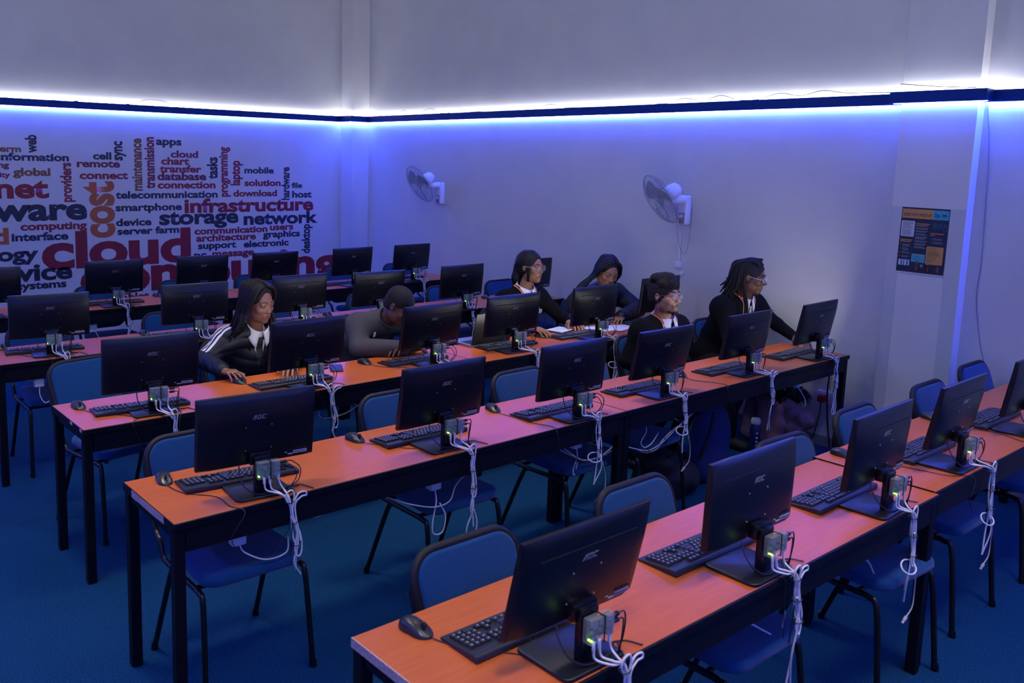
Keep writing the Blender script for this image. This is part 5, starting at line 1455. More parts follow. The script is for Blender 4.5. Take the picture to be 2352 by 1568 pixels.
for i in range(12):     # a few over the crown hairline and one pair in front of the ear
    x = -0.055 + 0.11 * i / 11
    P_.append([p.hp(x * 0.95, 0.062 - x * x * 5, 0.094), p.hp(x, 0.02, 0.132 - x * x * 5), p.hp(x * 1.2, -0.06, 0.118 - x * x * 4), p.hp(x * 1.3, -0.115, 0.05), p.hp(x * 1.3, -0.135, -0.04)])
for d_ in (0, 1, 2):
    P_.append([p.hp(0.082, -0.035, 0.03), p.hp(0.093, -0.02, -0.03), p.hp(0.100 + 0.008 * d_, -0.01 + 0.01 * d_, -0.10), p.hp(0.104 + 0.01 * d_, 0.02 + 0.012 * d_, -0.19), p.hp(0.10 + 0.01 * d_, 0.03 + 0.012 * d_, -0.25 - 0.02 * d_)])
strand_hair(p, 'locs', 'hair_soft', P_, 0.0082, 6)

# ------------------------------------------------------------------ wall fans
def wall_fan(label, by, normal, head):
    """by: sideways place of the bracket on the fan wall; normal: where the fan blows; head: centre of the cage"""
    t = thing('wall_fan', label, 'fan', (0, by, 1.615), 0)
    O = Vector((0, by, 1.615)); n = Vector(normal).normalized(); c = Vector(head) - O
    MB().rbox((-0.035, 0, 0.0), (0.07, 0.075, 0.235), 0.018, 3).build('bracket', 'fan_white', t)
    MB().rbox((-0.0735, 0.0, -0.062), (0.012, 0.052, 0.085), 0.005, 2).build('control_panel', 'fan_grey', t)
    MB().cyl((-0.078, 0, -0.048), (-0.092, 0, -0.048), 0.014, 14).build('knob', 'fan_white', t)
    k = c - n * 0.085
    MB().tube(curve([(-0.045, 0, 0.085), (-0.11, 0.01, 0.085), (-0.15, k.y * 0.5, 0.08), (k.x * 0.9, k.y * 0.9, k.z - 0.055), k - Vector((0, 0, 0.02))], 6), [0.036] * 6 + [0.034] * 6 + [0.028] * 6 + [0.024] * 7, 14, flat=1.0).build('arm', 'fan_white', t)
    M = Matrix.Translation(c) @ n.to_track_quat('Z', 'Y').to_matrix().to_4x4()
    MB().lathe([(0.0, -0.185), (0.03, -0.182), (0.052, -0.165), (0.062, -0.12), (0.06, -0.07), (0.03, -0.045)], M, 22).build('motor_housing', 'fan_white', t)
    Rr = 0.215
    cage = MB()
    for k_ in range(36):
        a = 2 * PI * k_ / 36
        P = [(0.045, 0.062), (0.10, 0.058), (0.16, 0.043), (0.20, 0.018), (Rr, -0.002), (0.205, -0.030), (0.15, -0.052), (0.06, -0.058)]
        a2 = [a + 0.25 * (1 - r / Rr) for r, z in P]
        cage.tube([M @ Vector((r * math.cos(b), r * math.sin(b), z)) for (r, z), b in zip(P, a2)], 0.00115, 4)
    for (r, z, w_) in ((Rr, -0.002, 0.0035), (0.10, 0.058, 0.0013), (0.16, 0.043, 0.0013), (0.15, -0.052, 0.0013), (0.06, -0.058, 0.002), (0.045, 0.062, 0.002)):
        cage.tube([M @ Vector((r * math.cos(2 * PI * q / 40), r * math.sin(2 * PI * q / 40), z)) for q in range(40)], w_, 5, closed=True)
    cage.build('cage', 'fan_grey', t, angle=180)
    MB().lathe([(0.0, 0.066), (0.046, 0.065), (0.046, 0.061), (0.0, 0.060)], M, 22).build('cage_badge', 'fan_white', t)
    MB().lathe([(0.0, 0.030), (0.022, 0.026), (0.028, 0.0), (0.028, -0.03), (0.0, -0.03)], M, 18).build('hub', 'fan_blade', t)
    for b_ in range(3):
        a0 = 2 * PI * b_ / 3 + 0.4
        mb = MB()
        def f(u, v, a0=a0):
            r = 0.024 + 0.165 * u
            half = 0.28 + 0.36 * math.sin(PI * min(1, u * 0.9)) ** 0.8
            a = a0 + (v - 0.5) * 2 * half * (0.9 if u < 0.9 else 0.75)
            return M @ Vector((r * math.cos(a), r * math.sin(a), 0.022 * (v - 0.5) * 2))
        mb.grid(f, 10, 9)
        o = mb.build('blade', 'fan_blade', t, angle=180); md = o.modifiers.new('solid', 'SOLIDIFY'); md.thickness = 0.002
    return t
wf = wall_fan('wall fan nearer the room corner', -1.655, (-0.84, 0.15, -0.50), (-0.285, -1.60, 1.712))
wf = wall_fan('wall fan with cord hanging in a loop, nearer the pillar', -4.745, (-0.72, 0.42, -0.52), (-0.285, -4.685, 1.702))
MB().tube(curve([(-0.06, 0.055, -0.10), (-0.05, 0.050, -0.20), (-0.03, 0.02, -0.32), (-0.012, -0.01, -0.345), (-0.008, -0.03, -0.28), (-0.006, -0.045, -0.10), (-0.006, -0.048, 0.03)], 6), 0.002, 5).build('cord', 'fan_grey', wf)
t = thing('wall_socket', 'small white socket on the wall under the second wall fan', 'socket', (-0.002, -4.70, 1.10))
MB().rbox((-0.012, 0, 0.07), (0.024, 0.05, 0.05), 0.004, 2).build('socket_box', 'white_plastic', t)
MB().rbox((-0.010, 0.0, 0.21), (0.012, 0.016, 0.24), 0.002, 1).build('conduit', 'white_plastic', t)
MB().rbox((-0.012, -0.035, 0.0), (0.022, 0.024, 0.03), 0.004, 2).build('junction', 'white_plastic', t)
t = tag(MB().tube(curve([(-0.004, -6.835, 2.38), (-0.004, -6.87, 2.1), (-0.004, -6.885, 1.75), (-0.004, -6.895, 1.42), (-0.004, -6.89, 1.2), (-0.004, -6.93, 0.95), (-0.004, -6.985, 0.72), (-0.004, -7.0, 0.4)], 8), 0.0032, 6).build('wire', 'fan_grey', None), 'thin dark wire hanging down the wall right of the pillar', 'wire')

# strip wires lying loosely along the top of the ledges
def ledge_wire(label, a, b, seed, m='cable_black'):
    rnd = random.Random(seed); a = Vector(a); b = Vector(b); L = (b - a).length; n = int(L / 0.16); P = []
    for i in range(n + 1):
        q = a.lerp(b, i / n); h = 0.004 + (rnd.random() ** 5) * 0.055
        P.append(q + Vector((0, 0, h)))
    tag(MB().tube(curve(P, 5), 0.0024, 5).build('ledge_wire', m, None), label, 'wire')
ledge_wire('thin wire looping along the ledge of the fan wall', (-0.052, -6.30, LEDGE_T), (-0.052, -0.35, LEDGE_T), 5)
ledge_wire('thin wire looping along the ledge above the word cloud', (-5.2, -0.052, LEDGE_T), (-0.35, -0.052, LEDGE_T), 11)
ledge_wire('thin wire looping along the ledge step of the pillar', (PX - 0.05, -6.82, LEDGE_T + 0.004), (PX - 0.05, -6.38, LEDGE_T + 0.004), 17)

# ------------------------------------------------------------------ dress code poster on the pillar
mat('poster_navy', (0.010, 0.014, 0.030), 0.4); mat('poster_paper', (0.62, 0.62, 0.66), 0.5); mat('poster_orange', (0.62, 0.28, 0.06), 0.45)
mat('poster_teal', (0.05, 0.40, 0.52), 0.45); mat('poster_ink', (0.015, 0.012, 0.018), 0.5); mat('poster_grey', (0.32, 0.33, 0.38), 0.5); mat('poster_skin', (0.45, 0.22, 0.15), 0.5); mat('poster_skin_dark', (0.16, 0.07, 0.05), 0.5); mat('poster_blue', (0.10, 0.22, 0.50), 0.45); mat('poster_red', (0.4, 0.02, 0.03), 0.5); mat('poster_white', (0.7, 0.7, 0.74), 0.5)
PW, PH = 0.287, 0.420
post = thing('poster', 'dress code poster with orange and turquoise heading on the pillar', 'poster', (PX - 0.0045, -6.444, 1.738))
post.rotation_euler = (R(0.6), 0, 0)
def pq(u, v, d=0.0): return Vector((-d, -u * PW, -v * PH))
def prect(mb, u0, v0, u1, v1, d, r=0.0):
    if r <= 0: mb.add([pq(u0, v0, d), pq(u1, v0, d), pq(u1, v1, d), pq(u0, v1, d)], [(0, 1, 2, 3)])
    else:
        P = []; ry = r * PW / PH
        for cx, cy, a0 in ((u1 - r, v1 - ry, 0), (u0 + r, v1 - ry, 90), (u0 + r, v0 + ry, 180), (u1 - r, v0 + ry, 270)):
            for k in range(5): a = R(a0 + 22.5 * k); P.append(pq(cx + r * math.cos(a), cy + ry * math.sin(a), d))
        mb.add(P, [tuple(range(len(P)))])
def pell(mb, u, v, ru, rv, d, n=14): mb.add([pq(u + ru * math.cos(2 * PI * k / n), v + rv * math.sin(2 * PI * k / n), d) for k in range(n)], [tuple(range(n))])
def ppoly(mb, pts, d): mb.add([pq(u, v, d) for u, v in pts], [tuple(range(len(pts)))])
MB().box(pq(0.5, 0.505, -0.001), (0.002, PW, PH * 1.01)).build('sheet', 'poster_paper', post, smooth=False)
mb = MB(); prect(mb, 0, 0, 1, 0.985, 0.0006); mb.build('background', 'poster_navy', post, smooth=False)
mb = MB(); prect(mb, 0.015, 0.025, 0.66, 0.165, 0.0009); mb.build('orange_panel', 'poster_orange', post, smooth=False); mb = MB(); prect(mb, 0.60, 0.57, 0.95, 0.84, 0.0009, 0.02); mb.build('orange_panel', 'poster_orange', post, smooth=False)
mb = MB(); prect(mb, 0.66, 0.025, 0.985, 0.165, 0.0009); mb.build('turquoise_panel', 'poster_teal', post, smooth=False); mb = MB(); prect(mb, 0.30, 0.70, 0.585, 0.825, 0.0009, 0.02); mb.build('turquoise_panel', 'poster_teal', post, smooth=False)
mb = MB(); prect(mb, 0.02, 0.205, 0.305, 0.445, 0.0009, 0.02); mb.build('pale_panel', 'poster_paper', post, smooth=False)
o, a, b = text_mesh('heading', 'DRESS WITH PRIDE AT', 'poster_ink', post, bold=0.012, spacing=1.0)
s = (0.59 * PW) / (b - a)
o.data.transform(Matrix.Translation(pq(0.045, 0.132, 0.0013)) @ Matrix(((0, 0, 1, 0), (-s, 0, 0, a * s), (0, s * 1.62, 0, 0), (0, 0, 0, 1))))
rnd = random.Random(2)
mb = MB()                                       # the d shaped emblem beside small illegible lines
for (u0, v0, u1, v1) in ((0.70, 0.055, 0.712, 0.095), (0.70, 0.088, 0.80, 0.096), (0.69, 0.105, 0.80, 0.112), (0.69, 0.105, 0.70, 0.132), (0.69, 0.126, 0.81, 0.133), (0.80, 0.105, 0.81, 0.133), (0.73, 0.115, 0.78, 0.121), (0.84, 0.08, 0.94, 0.092), (0.84, 0.10, 0.955, 0.112), (0.86, 0.128, 0.935, 0.133)): prect(mb, u0, v0, u1, v1, 0.0013)
for k in range(6): prect(mb, 0.05, 0.225 + 0.018 * k, 0.05 + rnd.uniform(0.16, 0.22), 0.230 + 0.018 * k, 0.0013)
for k in range(5): prect(mb, 0.05, 0.345 + 0.018 * k, 0.05 + rnd.uniform(0.16, 0.22), 0.350 + 0.018 * k, 0.0013)
for k in range(11): prect(mb, 0.63, 0.59 + 0.021 * k, 0.63 + rnd.uniform(0.13, 0.27), (0.597 if k in (3, 4, 5) else 0.5945) + 0.021 * k, 0.0013)
for k in range(4): prect(mb, 0.33, 0.735 + 0.02 * k, 0.33 + rnd.uniform(0.12, 0.22), 0.7385 + 0.02 * k, 0.0013)
mb.build('dark_print', 'poster_ink', post, smooth=False)
mb = MB()
for (u, v, L) in ((0.33, 0.235, 0.28), (0.33, 0.262, 0.24), (0.645, 0.365, 0.28), (0.645, 0.392, 0.09), (0.03, 0.490, 0.25), (0.03, 0.515, 0.22), (0.34, 0.715, 0.2)): prect(mb, u, v, u + L, v + 0.014, 0.0011)
for k in range(4): pell(mb, 0.045, 0.573 + 0.06 * k, 0.012, 0.008, 0.0011)
mb.build('orange_print', 'poster_orange', post, smooth=False)
mb = MB()
for k in range(4):
    for j in range(2 + (k < 2)): prect(mb, 0.085, 0.563 + 0.06 * k + 0.016 * j, 0.085 + rnd.uniform(0.12, 0.2), 0.569 + 0.06 * k + 0.016 * j, 0.0011)
y = 0.30
for k in range(7):
    for j in range(rnd.choice((2, 2, 3))):
        prect(mb, 0.335, y, 0.335 + rnd.uniform(0.18, 0.27), y + 0.0065, 0.0011); y += 0.0155
    y += 0.014
for k in range(2):
    for j in range(2): prect(mb, 0.71, 0.445 + 0.052 * k + 0.017 * j, 0.71 + rnd.uniform(0.14, 0.22), 0.451 + 0.052 * k + 0.017 * j, 0.0011)
mb.build('pale_print', 'poster_grey', post, smooth=False)
mb = MB()
def outline(pts, w_=0.0012):
    mb.tube([pq(u, v, 0.0012) for u, v in pts], w_, 4, closed=True)
outline([(0.66, 0.25), (0.70, 0.225), (0.745, 0.225), (0.78, 0.25), (0.765, 0.275), (0.755, 0.27), (0.755, 0.33), (0.68, 0.33), (0.68, 0.27), (0.67, 0.275)]); outline([(0.715, 0.225), (0.73, 0.27), (0.72, 0.31), (0.71, 0.27)])
outline([(0.80, 0.235), (0.86, 0.235), (0.86, 0.255), (0.80, 0.255)]); outline([(0.79, 0.29), (0.86, 0.285), (0.88, 0.31), (0.80, 0.325)]); outline([(0.90, 0.235), (0.96, 0.24), (0.955, 0.255), (0.90, 0.25)]); outline([(0.90, 0.275), (0.965, 0.275), (0.965, 0.33), (0.90, 0.33)])
outline([(0.665, 0.445), (0.69, 0.455), (0.68, 0.475), (0.66, 0.47)]); outline([(0.665, 0.50), (0.69, 0.505), (0.68, 0.525), (0.66, 0.52)])
mb.build('clothing_icons', 'poster_teal', post, angle=180)
mb = MB(); prect(mb, 0.035, 0.80, 0.145, 0.888, 0.0009); prect(mb, 0.16, 0.80, 0.27, 0.888, 0.0009); mb.build('photo_frame', 'poster_white', post, smooth=False)
mb = MB(); ppoly(mb, [(0.075, 0.805), (0.115, 0.805), (0.125, 0.885), (0.085, 0.885)], 0.0012); ppoly(mb, [(0.205, 0.805), (0.245, 0.805), (0.25, 0.885), (0.20, 0.885)], 0.0012); mb.build('trouser_picture', 'poster_blue', post, smooth=False)
mb = MB()
for (u, v) in ((0.43, 0.0), (0.66, -0.02), (0.87, 0.055)):
    ppoly(mb, [(u - 0.085, 0.985), (u - 0.075, 0.90 + v * 0.6), (u - 0.03, 0.868 + v), (u + 0.035, 0.868 + v), (u + 0.08, 0.90 + v * 0.6), (u + 0.09, 0.985)], 0.0010)
mb.build('suit_picture', 'poster_ink', post, smooth=False)
mb = MB()
for (u, v) in ((0.66, -0.02),): pell(mb, u, 0.835 + v, 0.042, 0.036, 0.0013)
pell(mb, 0.53, 0.875, 0.035, 0.022, 0.0013); ppoly(mb, [(0.535, 0.865), (0.545, 0.83), (0.56, 0.83), (0.557, 0.87)], 0.0013)
mb.build('pale_face_picture', 'poster_skin', post, smooth=False)
mb = MB()
for (u, v) in ((0.43, 0.0), (0.87, 0.055)): pell(mb, u, 0.838 + v, 0.036, 0.030, 0.0013)
ppoly(mb, [(0.385, 0.93), (0.40, 0.885), (0.45, 0.885), (0.46, 0.93)], 0.0014); ppoly(mb, [(0.82, 0.95), (0.855, 0.905), (0.89, 0.905), (0.90, 0.945)], 0.0014)
mb.build('dark_face_picture', 'poster_skin_dark', post, smooth=False)
mb = MB()
for (u, v) in ((0.44, 0.02), (0.665, 0.0), (0.875, 0.065)): ppoly(mb, [(u - 0.008, 0.88 + v), (u + 0.008, 0.88 + v), (u + 0.013, 0.955), (u - 0.006, 0.96)], 0.0016)
mb.build('tie_picture', 'poster_red', post, smooth=False)

# ------------------------------------------------------------------ things on the desks
mat('phone_black', (0.003, 0.004, 0.008), 0.3, spec=0.25); mat('laptop_silver', (0.35, 0.36, 0.40), 0.35, metal=0.5); mat('laptop_lid', (0.012, 0.012, 0.015), 0.4); mat('paper', (0.72, 0.73, 0.78), 0.7); mat('marker_pink', (0.65, 0.03, 0.35), 0.35); mat('cover_dark', (0.015, 0.012, 0.02), 0.5)
zt = ZT + 0.0006
t = thing('phone', 'black phone lying screen up between the two nearest monitors of the third row', 'phone', (-3.285, -4.685, zt), R(-28))
MB().rbox((0, 0, 0.0045), (0.075, 0.155, 0.008), 0.003, 3).build('body', 'cover_dark', t)
MB().box((0, 0, 0.0088), (0.068, 0.146, 0.0006)).build('screen', 'phone_black', t, smooth=False)
t = thing('laptop', 'open laptop with silver keyboard deck standing beside the bowed boy', 'laptop', (-2.06, -4.69, zt), R(-2))
MB().rbox((0, 0.115, 0.008), (0.34, 0.23, 0.016), 0.004, 2).build('base', 'laptop_silver', t)
km = MB()
for r_ in range(5):
    for c_ in range(14): km.box((-0.143 + 0.022 * c_, 0.035 + 0.021 * r_, 0.0168), (0.018, 0.017, 0.002))
km.build('keys', 'key_black', t, smooth=False)
MB().box((0, 0.185, 0.0163), (0.09, 0.06, 0.0006)).build('touchpad', 'laptop_silver', t, smooth=False)
L_ = Matrix.Translation((0, -0.004, 0.016)) @ Matrix.Rotation(R(14), 4, 'X')
lm = MB().rbox((0, 0, 0.112), (0.34, 0.008, 0.224), 0.003, 2); lm.v = [tuple(L_ @ Vector(v)) for v in lm.v]; lm.build('lid', 'laptop_lid', t)
lm = MB().box((0, 0.0045, 0.114), (0.315, 0.001, 0.195)); lm.v = [tuple(L_ @ Vector(v)) for v in lm.v]; lm.build('screen', 'screen_off', t, smooth=False)
def sheet(label, x, y, a, z, seed):
    mb = MB(); rnd = random.Random(seed); ph = rnd.random() * 6
    mb.grid(lambda u, v: ((u - 0.5) * 0.297, (v - 0.5) * 0.21, 0.0010 + 0.0016 * (1 + math.sin(ph + 3 * u + 2 * v)) / 2), 8, 6)
    o = mb.build('paper_sheet', 'paper', None, angle=180); md = o.modifiers.new('solid', 'SOLIDIFY'); md.thickness = 0.0006; md.offset = 1
    o.location = (x, y, z); o.rotation_euler.z = R(a); tag(o, label, 'paper', None)
sheet('white paper sheet lying on top before the girl with braids', -0.80, -4.745, 12, zt + 0.003, 1)
sheet('white paper sheet peeping out underneath the other before the girl with braids', -0.93, -4.72, -14, zt, 2)
t = thing('notebook', 'open dark notebook with a pale page at the hand of the girl with braids', 'notebook', (-1.275, -4.60, zt), R(12))
MB().rbox((0, 0, 0.004), (0.21, 0.15, 0.008), 0.002, 1).build('cover', 'cover_dark', t)
MB().box((0.008, 0.002, 0.0086), (0.185, 0.135, 0.0014)).build('page', 'paper', t, smooth=False)
mb = MB()
for k in range(5): mb.box((0.0, 0.045 - 0.02 * k, 0.0095), (0.13 - 0.01 * (k % 3), 0.004, 0.0004))
mb.build('handwriting', 'poster_blue', t, smooth=False)
t = thing('marker', 'pink marker held upright by the girl with braids', 'marker', (-1.192, -4.655, ZT + 0.022), 0)
MB().lathe([(0.0, 0.0), (0.004, 0.0), (0.010, 0.012), (0.0108, 0.016), (0.0108, 0.070)], None, 16).build('barrel', 'marker_pink', t)
MB().lathe([(0.0115, 0.0695), (0.0115, 0.108), (0.009, 0.112), (0.0, 0.112)], None, 16).build('cap', 'marker_pink', t)

# ------------------------------------------------------------------ plugs and leads under the desks
def adapter(label, x, y, z, lead=None, seed=0):
    t = thing('plug_adapter', label, 'plug', (x, y, z), 0, 'white plug adapters under the desks')
    MB().rbox((0, 0, 0), (0.056, 0.044, 0.058), 0.007, 2).build('body', 'white_plastic', t)
    MB().rbox((-0.045, 0.006, 0.020), (0.05, 0.05, 0.014), 0.003, 1).build('socket_bar', 'cable_dirty', t)
    if lead: MB().tube(curve([(0.004, -0.004, -0.026)] + lead, 6), 0.0032, 7).build('lead', 'cable_white', t, angle=180)
    return t
adapter('white plug adapter hanging under the chipped end of the second row', -4.655, -6.17, 0.598, [(0.02, -0.02, -0.06), (0.10, -0.03, -0.105), (0.185, -0.03, -0.10), (0.205, -0.01, -0.05)])
adapter('white plug adapter under the second monitor of the second row', -3.735, -6.17, 0.600, [(0.0, -0.02, -0.08), (-0.025, -0.03, -0.16), (-0.02, -0.03, -0.215), (0.03, -0.03, -0.22), (0.045, -0.03, -0.15), (0.02, -0.02, -0.09)])
adapter('white plug adapter under the third monitor of the second row', -2.815, -6.15, 0.600, [(-0.004, -0.02, -0.07), (-0.03, -0.02, -0.13), (-0.02, -0.02, -0.16), (0.0, -0.02, -0.10)])
adapter('white plug adapter under the wall end of the second row', -0.735, -6.16, 0.605, [(0.03, -0.02, -0.06), (0.09, -0.02, -0.12), (0.10, -0.02, -0.17)])
adapter('white plug adapter under the left end of the fourth row', -4.635, -3.49, 0.600, [(0.0, -0.02, -0.08), (0.03, -0.02, -0.13), (0.09, -0.02, -0.10)])
adapter('white plug adapter under the farthest row below its second monitor', -3.815, -1.93, 0.605, [(0.02, -0.02, -0.06), (0.06, -0.02, -0.14), (0.10, -0.02, -0.2)])
t = thing('socket_strip', 'flat white socket strip under the desk, left of the fifth monitor of the second row', 'socket strip', (-2.27, -6.15, 0.616))
MB().rbox((0, 0, 0), (0.16, 0.045, 0.016), 0.004, 1).build('body', 'cable_dirty', t)
MB().tube(curve([(-0.02, -0.02, -0.006), (-0.02, -0.03, -0.05), (-0.06, -0.03, -0.10), (-0.03, -0.03, -0.135), (0.03, -0.03, -0.125), (0.10, -0.02, -0.08)], 6), 0.003, 7).build('lead', 'cable_white', t, angle=180)
def run(label, y, P, m='cable_dirty', r=0.0033, double=False):
    mb = MB(); mb.tube(curve([(x, y, z) for x, z in P], 6), r, 7)
    o = mb.build('extension_cable', m, None, angle=180); tag(o, label, 'cable')
    if double:
        MB().tube(curve([(x + 0.012 * math.sin(i * 2.1), y + 0.010, z - 0.010 - 0.012 * math.cos(i * 1.7)) for i, (x, z) in enumerate(P)], 6), r, 7).build('cable', m, o, angle=180)
        mb = MB()
        for i in range(1, len(P) - 1, 2):
            mb.tube([Vector((P[i][0] + 0.010 * math.cos(a_) * 0.3, y + 0.004 + 0.013 * math.cos(a_), P[i][1] - 0.006 + 0.015 * math.sin(a_))) for a_ in [2 * PI * k / 10 for k in range(10)]], 0.0018, 5, closed=True)
        mb.build('cable_tie', 'cable_black', o, angle=180)
run('pale cable sagging below the second row between its second and third monitors', -6.205, [(-4.05, 0.632), (-3.975, 0.591), (-3.873, 0.544), (-3.755, 0.506), (-3.67, 0.515), (-3.636, 0.58), (-3.549, 0.622), (-3.352, 0.622), (-3.185, 0.612), (-3.034, 0.626)])
run('pale cable hanging in a bow below the second row, left of its third monitor', -6.205, [(-2.995, 0.636), (-2.867, 0.549), (-2.785, 0.515), (-2.671, 0.521), (-2.573, 0.564), (-2.53, 0.62)], double=True)
run('tied pale cables sagging between the fourth and fifth monitors of the second row', -6.205, [(-2.52, 0.535), (-2.484, 0.528), (-2.39, 0.495), (-2.3, 0.471), (-2.22, 0.48), (-2.153, 0.503), (-2.06, 0.55), (-1.985, 0.583), (-1.888, 0.620), (-1.76, 0.626), (-1.636, 0.632)], double=True)
run('short pale cable bow under the second row right of its chipped end', -6.205, [(-4.414, 0.639), (-4.338, 0.608), (-4.269, 0.626), (-4.157, 0.634)])
run('pale cable hanging under the third row right of the girl in the striped jacket', -5.0, [(-3.60, 0.630), (-3.573, 0.567), (-3.432, 0.567), (-3.316, 0.611), (-3.197, 0.635)])
run('white cable bow under the closest desk left of its second monitor', -7.60, [(-4.24, 0.63), (-4.202, 0.603), (-4.144, 0.585), (-4.087, 0.60), (-4.07, 0.632)], 'cable_white')
run('white cable bending down under the closest row, right of its second monitor', -7.60, [(-3.74, 0.635), (-3.701, 0.604), (-3.64, 0.56), (-3.597, 0.548), (-3.52, 0.50), (-3.429, 0.449), (-3.406, 0.476), (-3.40, 0.53)], 'cable_white')
run('white cable end poking out below the third monitor of the closest row', -7.60, [(-2.93, 0.63), (-2.904, 0.601), (-2.85, 0.56), (-2.804, 0.522), (-2.74, 0.45), (-2.677, 0.416)], 'cable_white')
t = thing('wall_plug_socket', 'white wall socket with a red plug under the wall end of the second row', 'socket', (-0.003, -6.03, 0.36))
MB().rbox((-0.016, 0, 0), (0.03, 0.17, 0.09), 0.006, 2).build('socket_box', 'white_plastic', t)
MB().rbox((-0.05, 0.035, -0.004), (0.045, 0.052, 0.056), 0.012, 3).build('red_plug', 'red_plastic', t)
MB().rbox((-0.036, -0.05, 0.012), (0.014, 0.012, 0.02), 0.003, 1).build('switch', 'chip_grey', t)
MB().tube(curve([(-0.06, 0.035, -0.03), (-0.07, 0.03, -0.10), (-0.06, 0.06, -0.25), (-0.03, 0.10, -0.34)], 6), 0.004, 6).build('lead', 'cable_black', t)
tag(MB().tube(curve([(-0.03, -6.02, 0.62), (-0.10, -6.06, 0.55), (-0.09, -6.05, 0.40), (-0.07, -6.06, 0.2), (-0.05, -6.08, 0.02)], 6), 0.006, 7).build('trunk_cable', 'cable_black', None), 'thick dark cable dropping to the floor beside the red plug', 'cable')

# ------------------------------------------------------------------ bags on the floor
noise_mat('tote_cloth', (0.30, 0.15, 0.16), (0.38, 0.19, 0.20), 14, 0.85, bump=0.4, bscale=30)
noise_mat('coat_cloth', (0.24, 0.13, 0.135), (0.34, 0.18, 0.19), 10, 0.85, bump=0.5, bscale=24)
mat('bag_black', (0.006, 0.006, 0.008), 0.7); noise_mat('bag_blue', (0.005, 0.015, 0.10), (0.008, 0.022, 0.14), 60, 0.7); mat('print_dark', (0.012, 0.008, 0.012), 0.6); mat('bottle_blue', (0.008, 0.02, 0.12), 0.25)
def crumple(V, c, f, a):
    q = (V - np.array(c)) * f
    d = np.sin(q[:, 0] + 2 * np.sin(q[:, 2] * 0.7)) * np.cos(q[:, 2] * 0.9 + np.sin(q[:, 1] * 1.3)) + 0.5 * np.sin(q[:, 0] * 2.3 + q[:, 1] * 1.7)
    n = V - np.array(c); n /= np.linalg.norm(n, axis=1)[:, None] + 1e-9
    return V + n * (d * a)[:, None]
def blob(name, m, lo, hi, prims, h=0.009, cr=None, parent=None):
    G = SDF(lo, hi, h)
    for a in prims: G.ell(*a) if len(a[1]) == 3 and not isinstance(a[1][0], tuple) and a[0] != 'c' else None
    V, Q = G.mesh(); V = smooth_mesh(V, Q, 1)
    if cr: V = crumple(V, *cr)
    V[:, 2] = np.maximum(V[:, 2], 0.003)
    return np_obj(name, V, Q, m, parent)
o = blob('tote_bag', 'tote_cloth', (-0.75, -6.05, -0.03), (-0.05, -5.45, 0.45), [((-0.27, -5.69, 0.14), (0.085, 0.165, 0.15), None, 0.03), ((-0.27, -5.69, 0.26), (0.05, 0.15, 0.08), None, 0.04), ((-0.27, -5.69, 0.05), (0.10, 0.17, 0.06), None, 0.03)], 0.008, ((-0.27, -5.69, 0.15), 26, 0.005))
tag(o, 'reddish brown tote bag with large dark lettering on the floor by the wall', 'bag')
tx, a, b = text_mesh('lettering', 'REDBA', 'print_dark', o, bold=0.01)
s = 0.20 / (b - a)
nrm = Vector((-0.78, -0.62, 0.12)).normalized(); ux = Vector((0.50, -0.70, -0.50)); ux = (ux - nrm * ux.dot(nrm)).normalized(); uy = nrm.cross(ux)
org = Vector((-0.365, -5.655, 0.245))
tx.data.transform(Matrix.Translation(org) @ Matrix((ux, uy, nrm)).transposed().to_4x4() @ Matrix.Diagonal((s, s * 1.05, s, 1)) @ Matrix.Translation((-a, 0, 0)))
hd = MB()
for dy in (-0.02, 0.03): hd.tube(curve([(-0.30, -5.62 + dy, 0.30), (-0.30, -5.63 + dy, 0.40), (-0.26, -5.70 + dy, 0.42), (-0.26, -5.76 + dy, 0.30)], 6), 0.007, 6)
hd.build('handle', 'bag_black', o)
o = blob('coat', 'coat_cloth', (-0.5, -6.2, -0.03), (-0.02, -5.72, 0.5), [((-0.16, -5.86, 0.13), (0.10, 0.09, 0.16), None, 0.03), ((-0.16, -5.93, 0.20), (0.08, 0.075, 0.07), None, 0.03), ((-0.19, -5.83, 0.28), (0.075, 0.07, 0.08), None, 0.03)], 0.008, ((-0.16, -5.87, 0.16), 42, 0.010))
tag(o, 'crumpled brown coat with a fur edged hood lying against the wall beside the tote bag', 'coat')
rnd = random.Random(6); fur = MB()
for i in range(90):
    a_ = rnd.uniform(0, 2 * PI); e_ = rnd.uniform(-0.3, 1.2)
    d = Vector((math.cos(a_) * math.cos(e_), math.sin(a_) * math.cos(e_), math.sin(e_)))
    c = Vector((-0.18, -5.85, 0.36)) + Vector((d.x * 0.05, d.y * 0.07, d.z * 0.05))
    fur.tube([c, c + d * 0.035 + Vector((0, -0.008, -0.006)), c + d * 0.055 + Vector((0, -0.014, -0.022))], [0.006, 0.004, 0.0008], 4)
fur.ell((-0.18, -5.85, 0.36), (0.055, 0.075, 0.055))
fur.build('fur_trim', 'hair_soft', o)
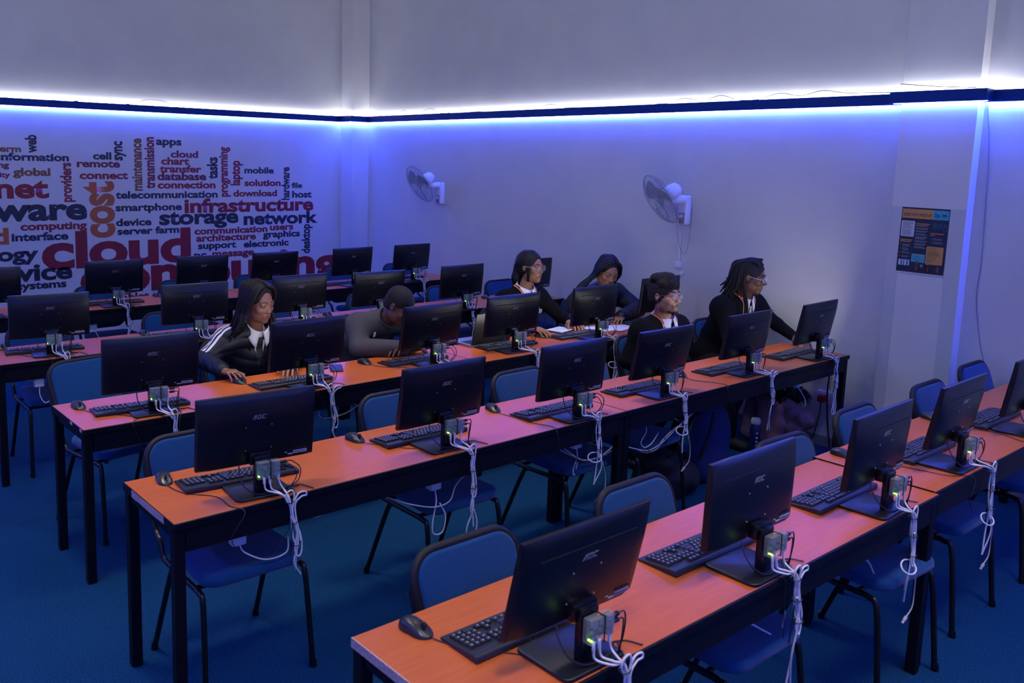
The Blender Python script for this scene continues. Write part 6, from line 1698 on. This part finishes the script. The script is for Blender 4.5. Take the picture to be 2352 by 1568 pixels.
t = thing('water_bottle', 'blue water bottle with white cap standing in front of the tote bag', 'bottle', (-0.56, -5.80, 0.0))
MB().lathe([(0.0, 0.002), (0.034, 0.002), (0.036, 0.01), (0.036, 0.17), (0.030, 0.20), (0.024, 0.21), (0.0, 0.211)], None, 20).build('body', 'bottle_blue', t)
MB().lathe([(0.0, 0.209), (0.030, 0.209), (0.032, 0.214), (0.032, 0.240), (0.026, 0.248), (0.0, 0.249)], None, 20).build('cap', 'white_plastic', t)
mb = MB()
for k, z in enumerate((0.15, 0.118, 0.09, 0.064)): mb.rbox((-0.0225, -0.0285, z), (0.017 - 0.002 * k, 0.003, 0.014), 0.001, 1, Matrix.Rotation(R(-38), 3, 'Z'))
mb.build('print_mark', 'white_plastic', t)
o = blob('backpack', 'bag_black', (-2.15, -6.3, -0.03), (-1.35, -5.5, 0.5), [((-1.78, -5.93, 0.13), (0.21, 0.15, 0.14), None, 0.04), ((-1.86, -5.95, 0.25), (0.13, 0.11, 0.08), None, 0.04), ((-1.62, -5.93, 0.10), (0.14, 0.13, 0.11), None, 0.04)], 0.010, ((-1.76, -5.93, 0.12), 20, 0.010))
tag(o, 'black backpack slumped on the floor under the second row', 'bag')
MB().tube(curve([(-1.90, -6.03, 0.30), (-1.86, -6.08, 0.34), (-1.78, -6.08, 0.33), (-1.74, -6.05, 0.26)], 6), 0.008, 6).build('strap', 'bag_black', o)
o = blob('school_bag', 'bag_blue', (-1.75, -6.15, -0.03), (-0.85, -5.6, 0.62), [((-1.30, -5.93, 0.27), (0.20, 0.07, 0.24), None, 0.04), ((-1.30, -5.93, 0.12), (0.18, 0.075, 0.12), None, 0.04)], 0.010, ((-1.30, -5.93, 0.25), 14, 0.005))
tag(o, 'rounded blue bag with a black strap standing under the second row beside the dark trousers', 'bag')
MB().tube(curve([(-1.40, -6.005, 0.48), (-1.44, -6.02, 0.40), (-1.47, -6.01, 0.30), (-1.49, -5.99, 0.2)], 6), 0.011, 6).build('strap', 'bag_black', o)
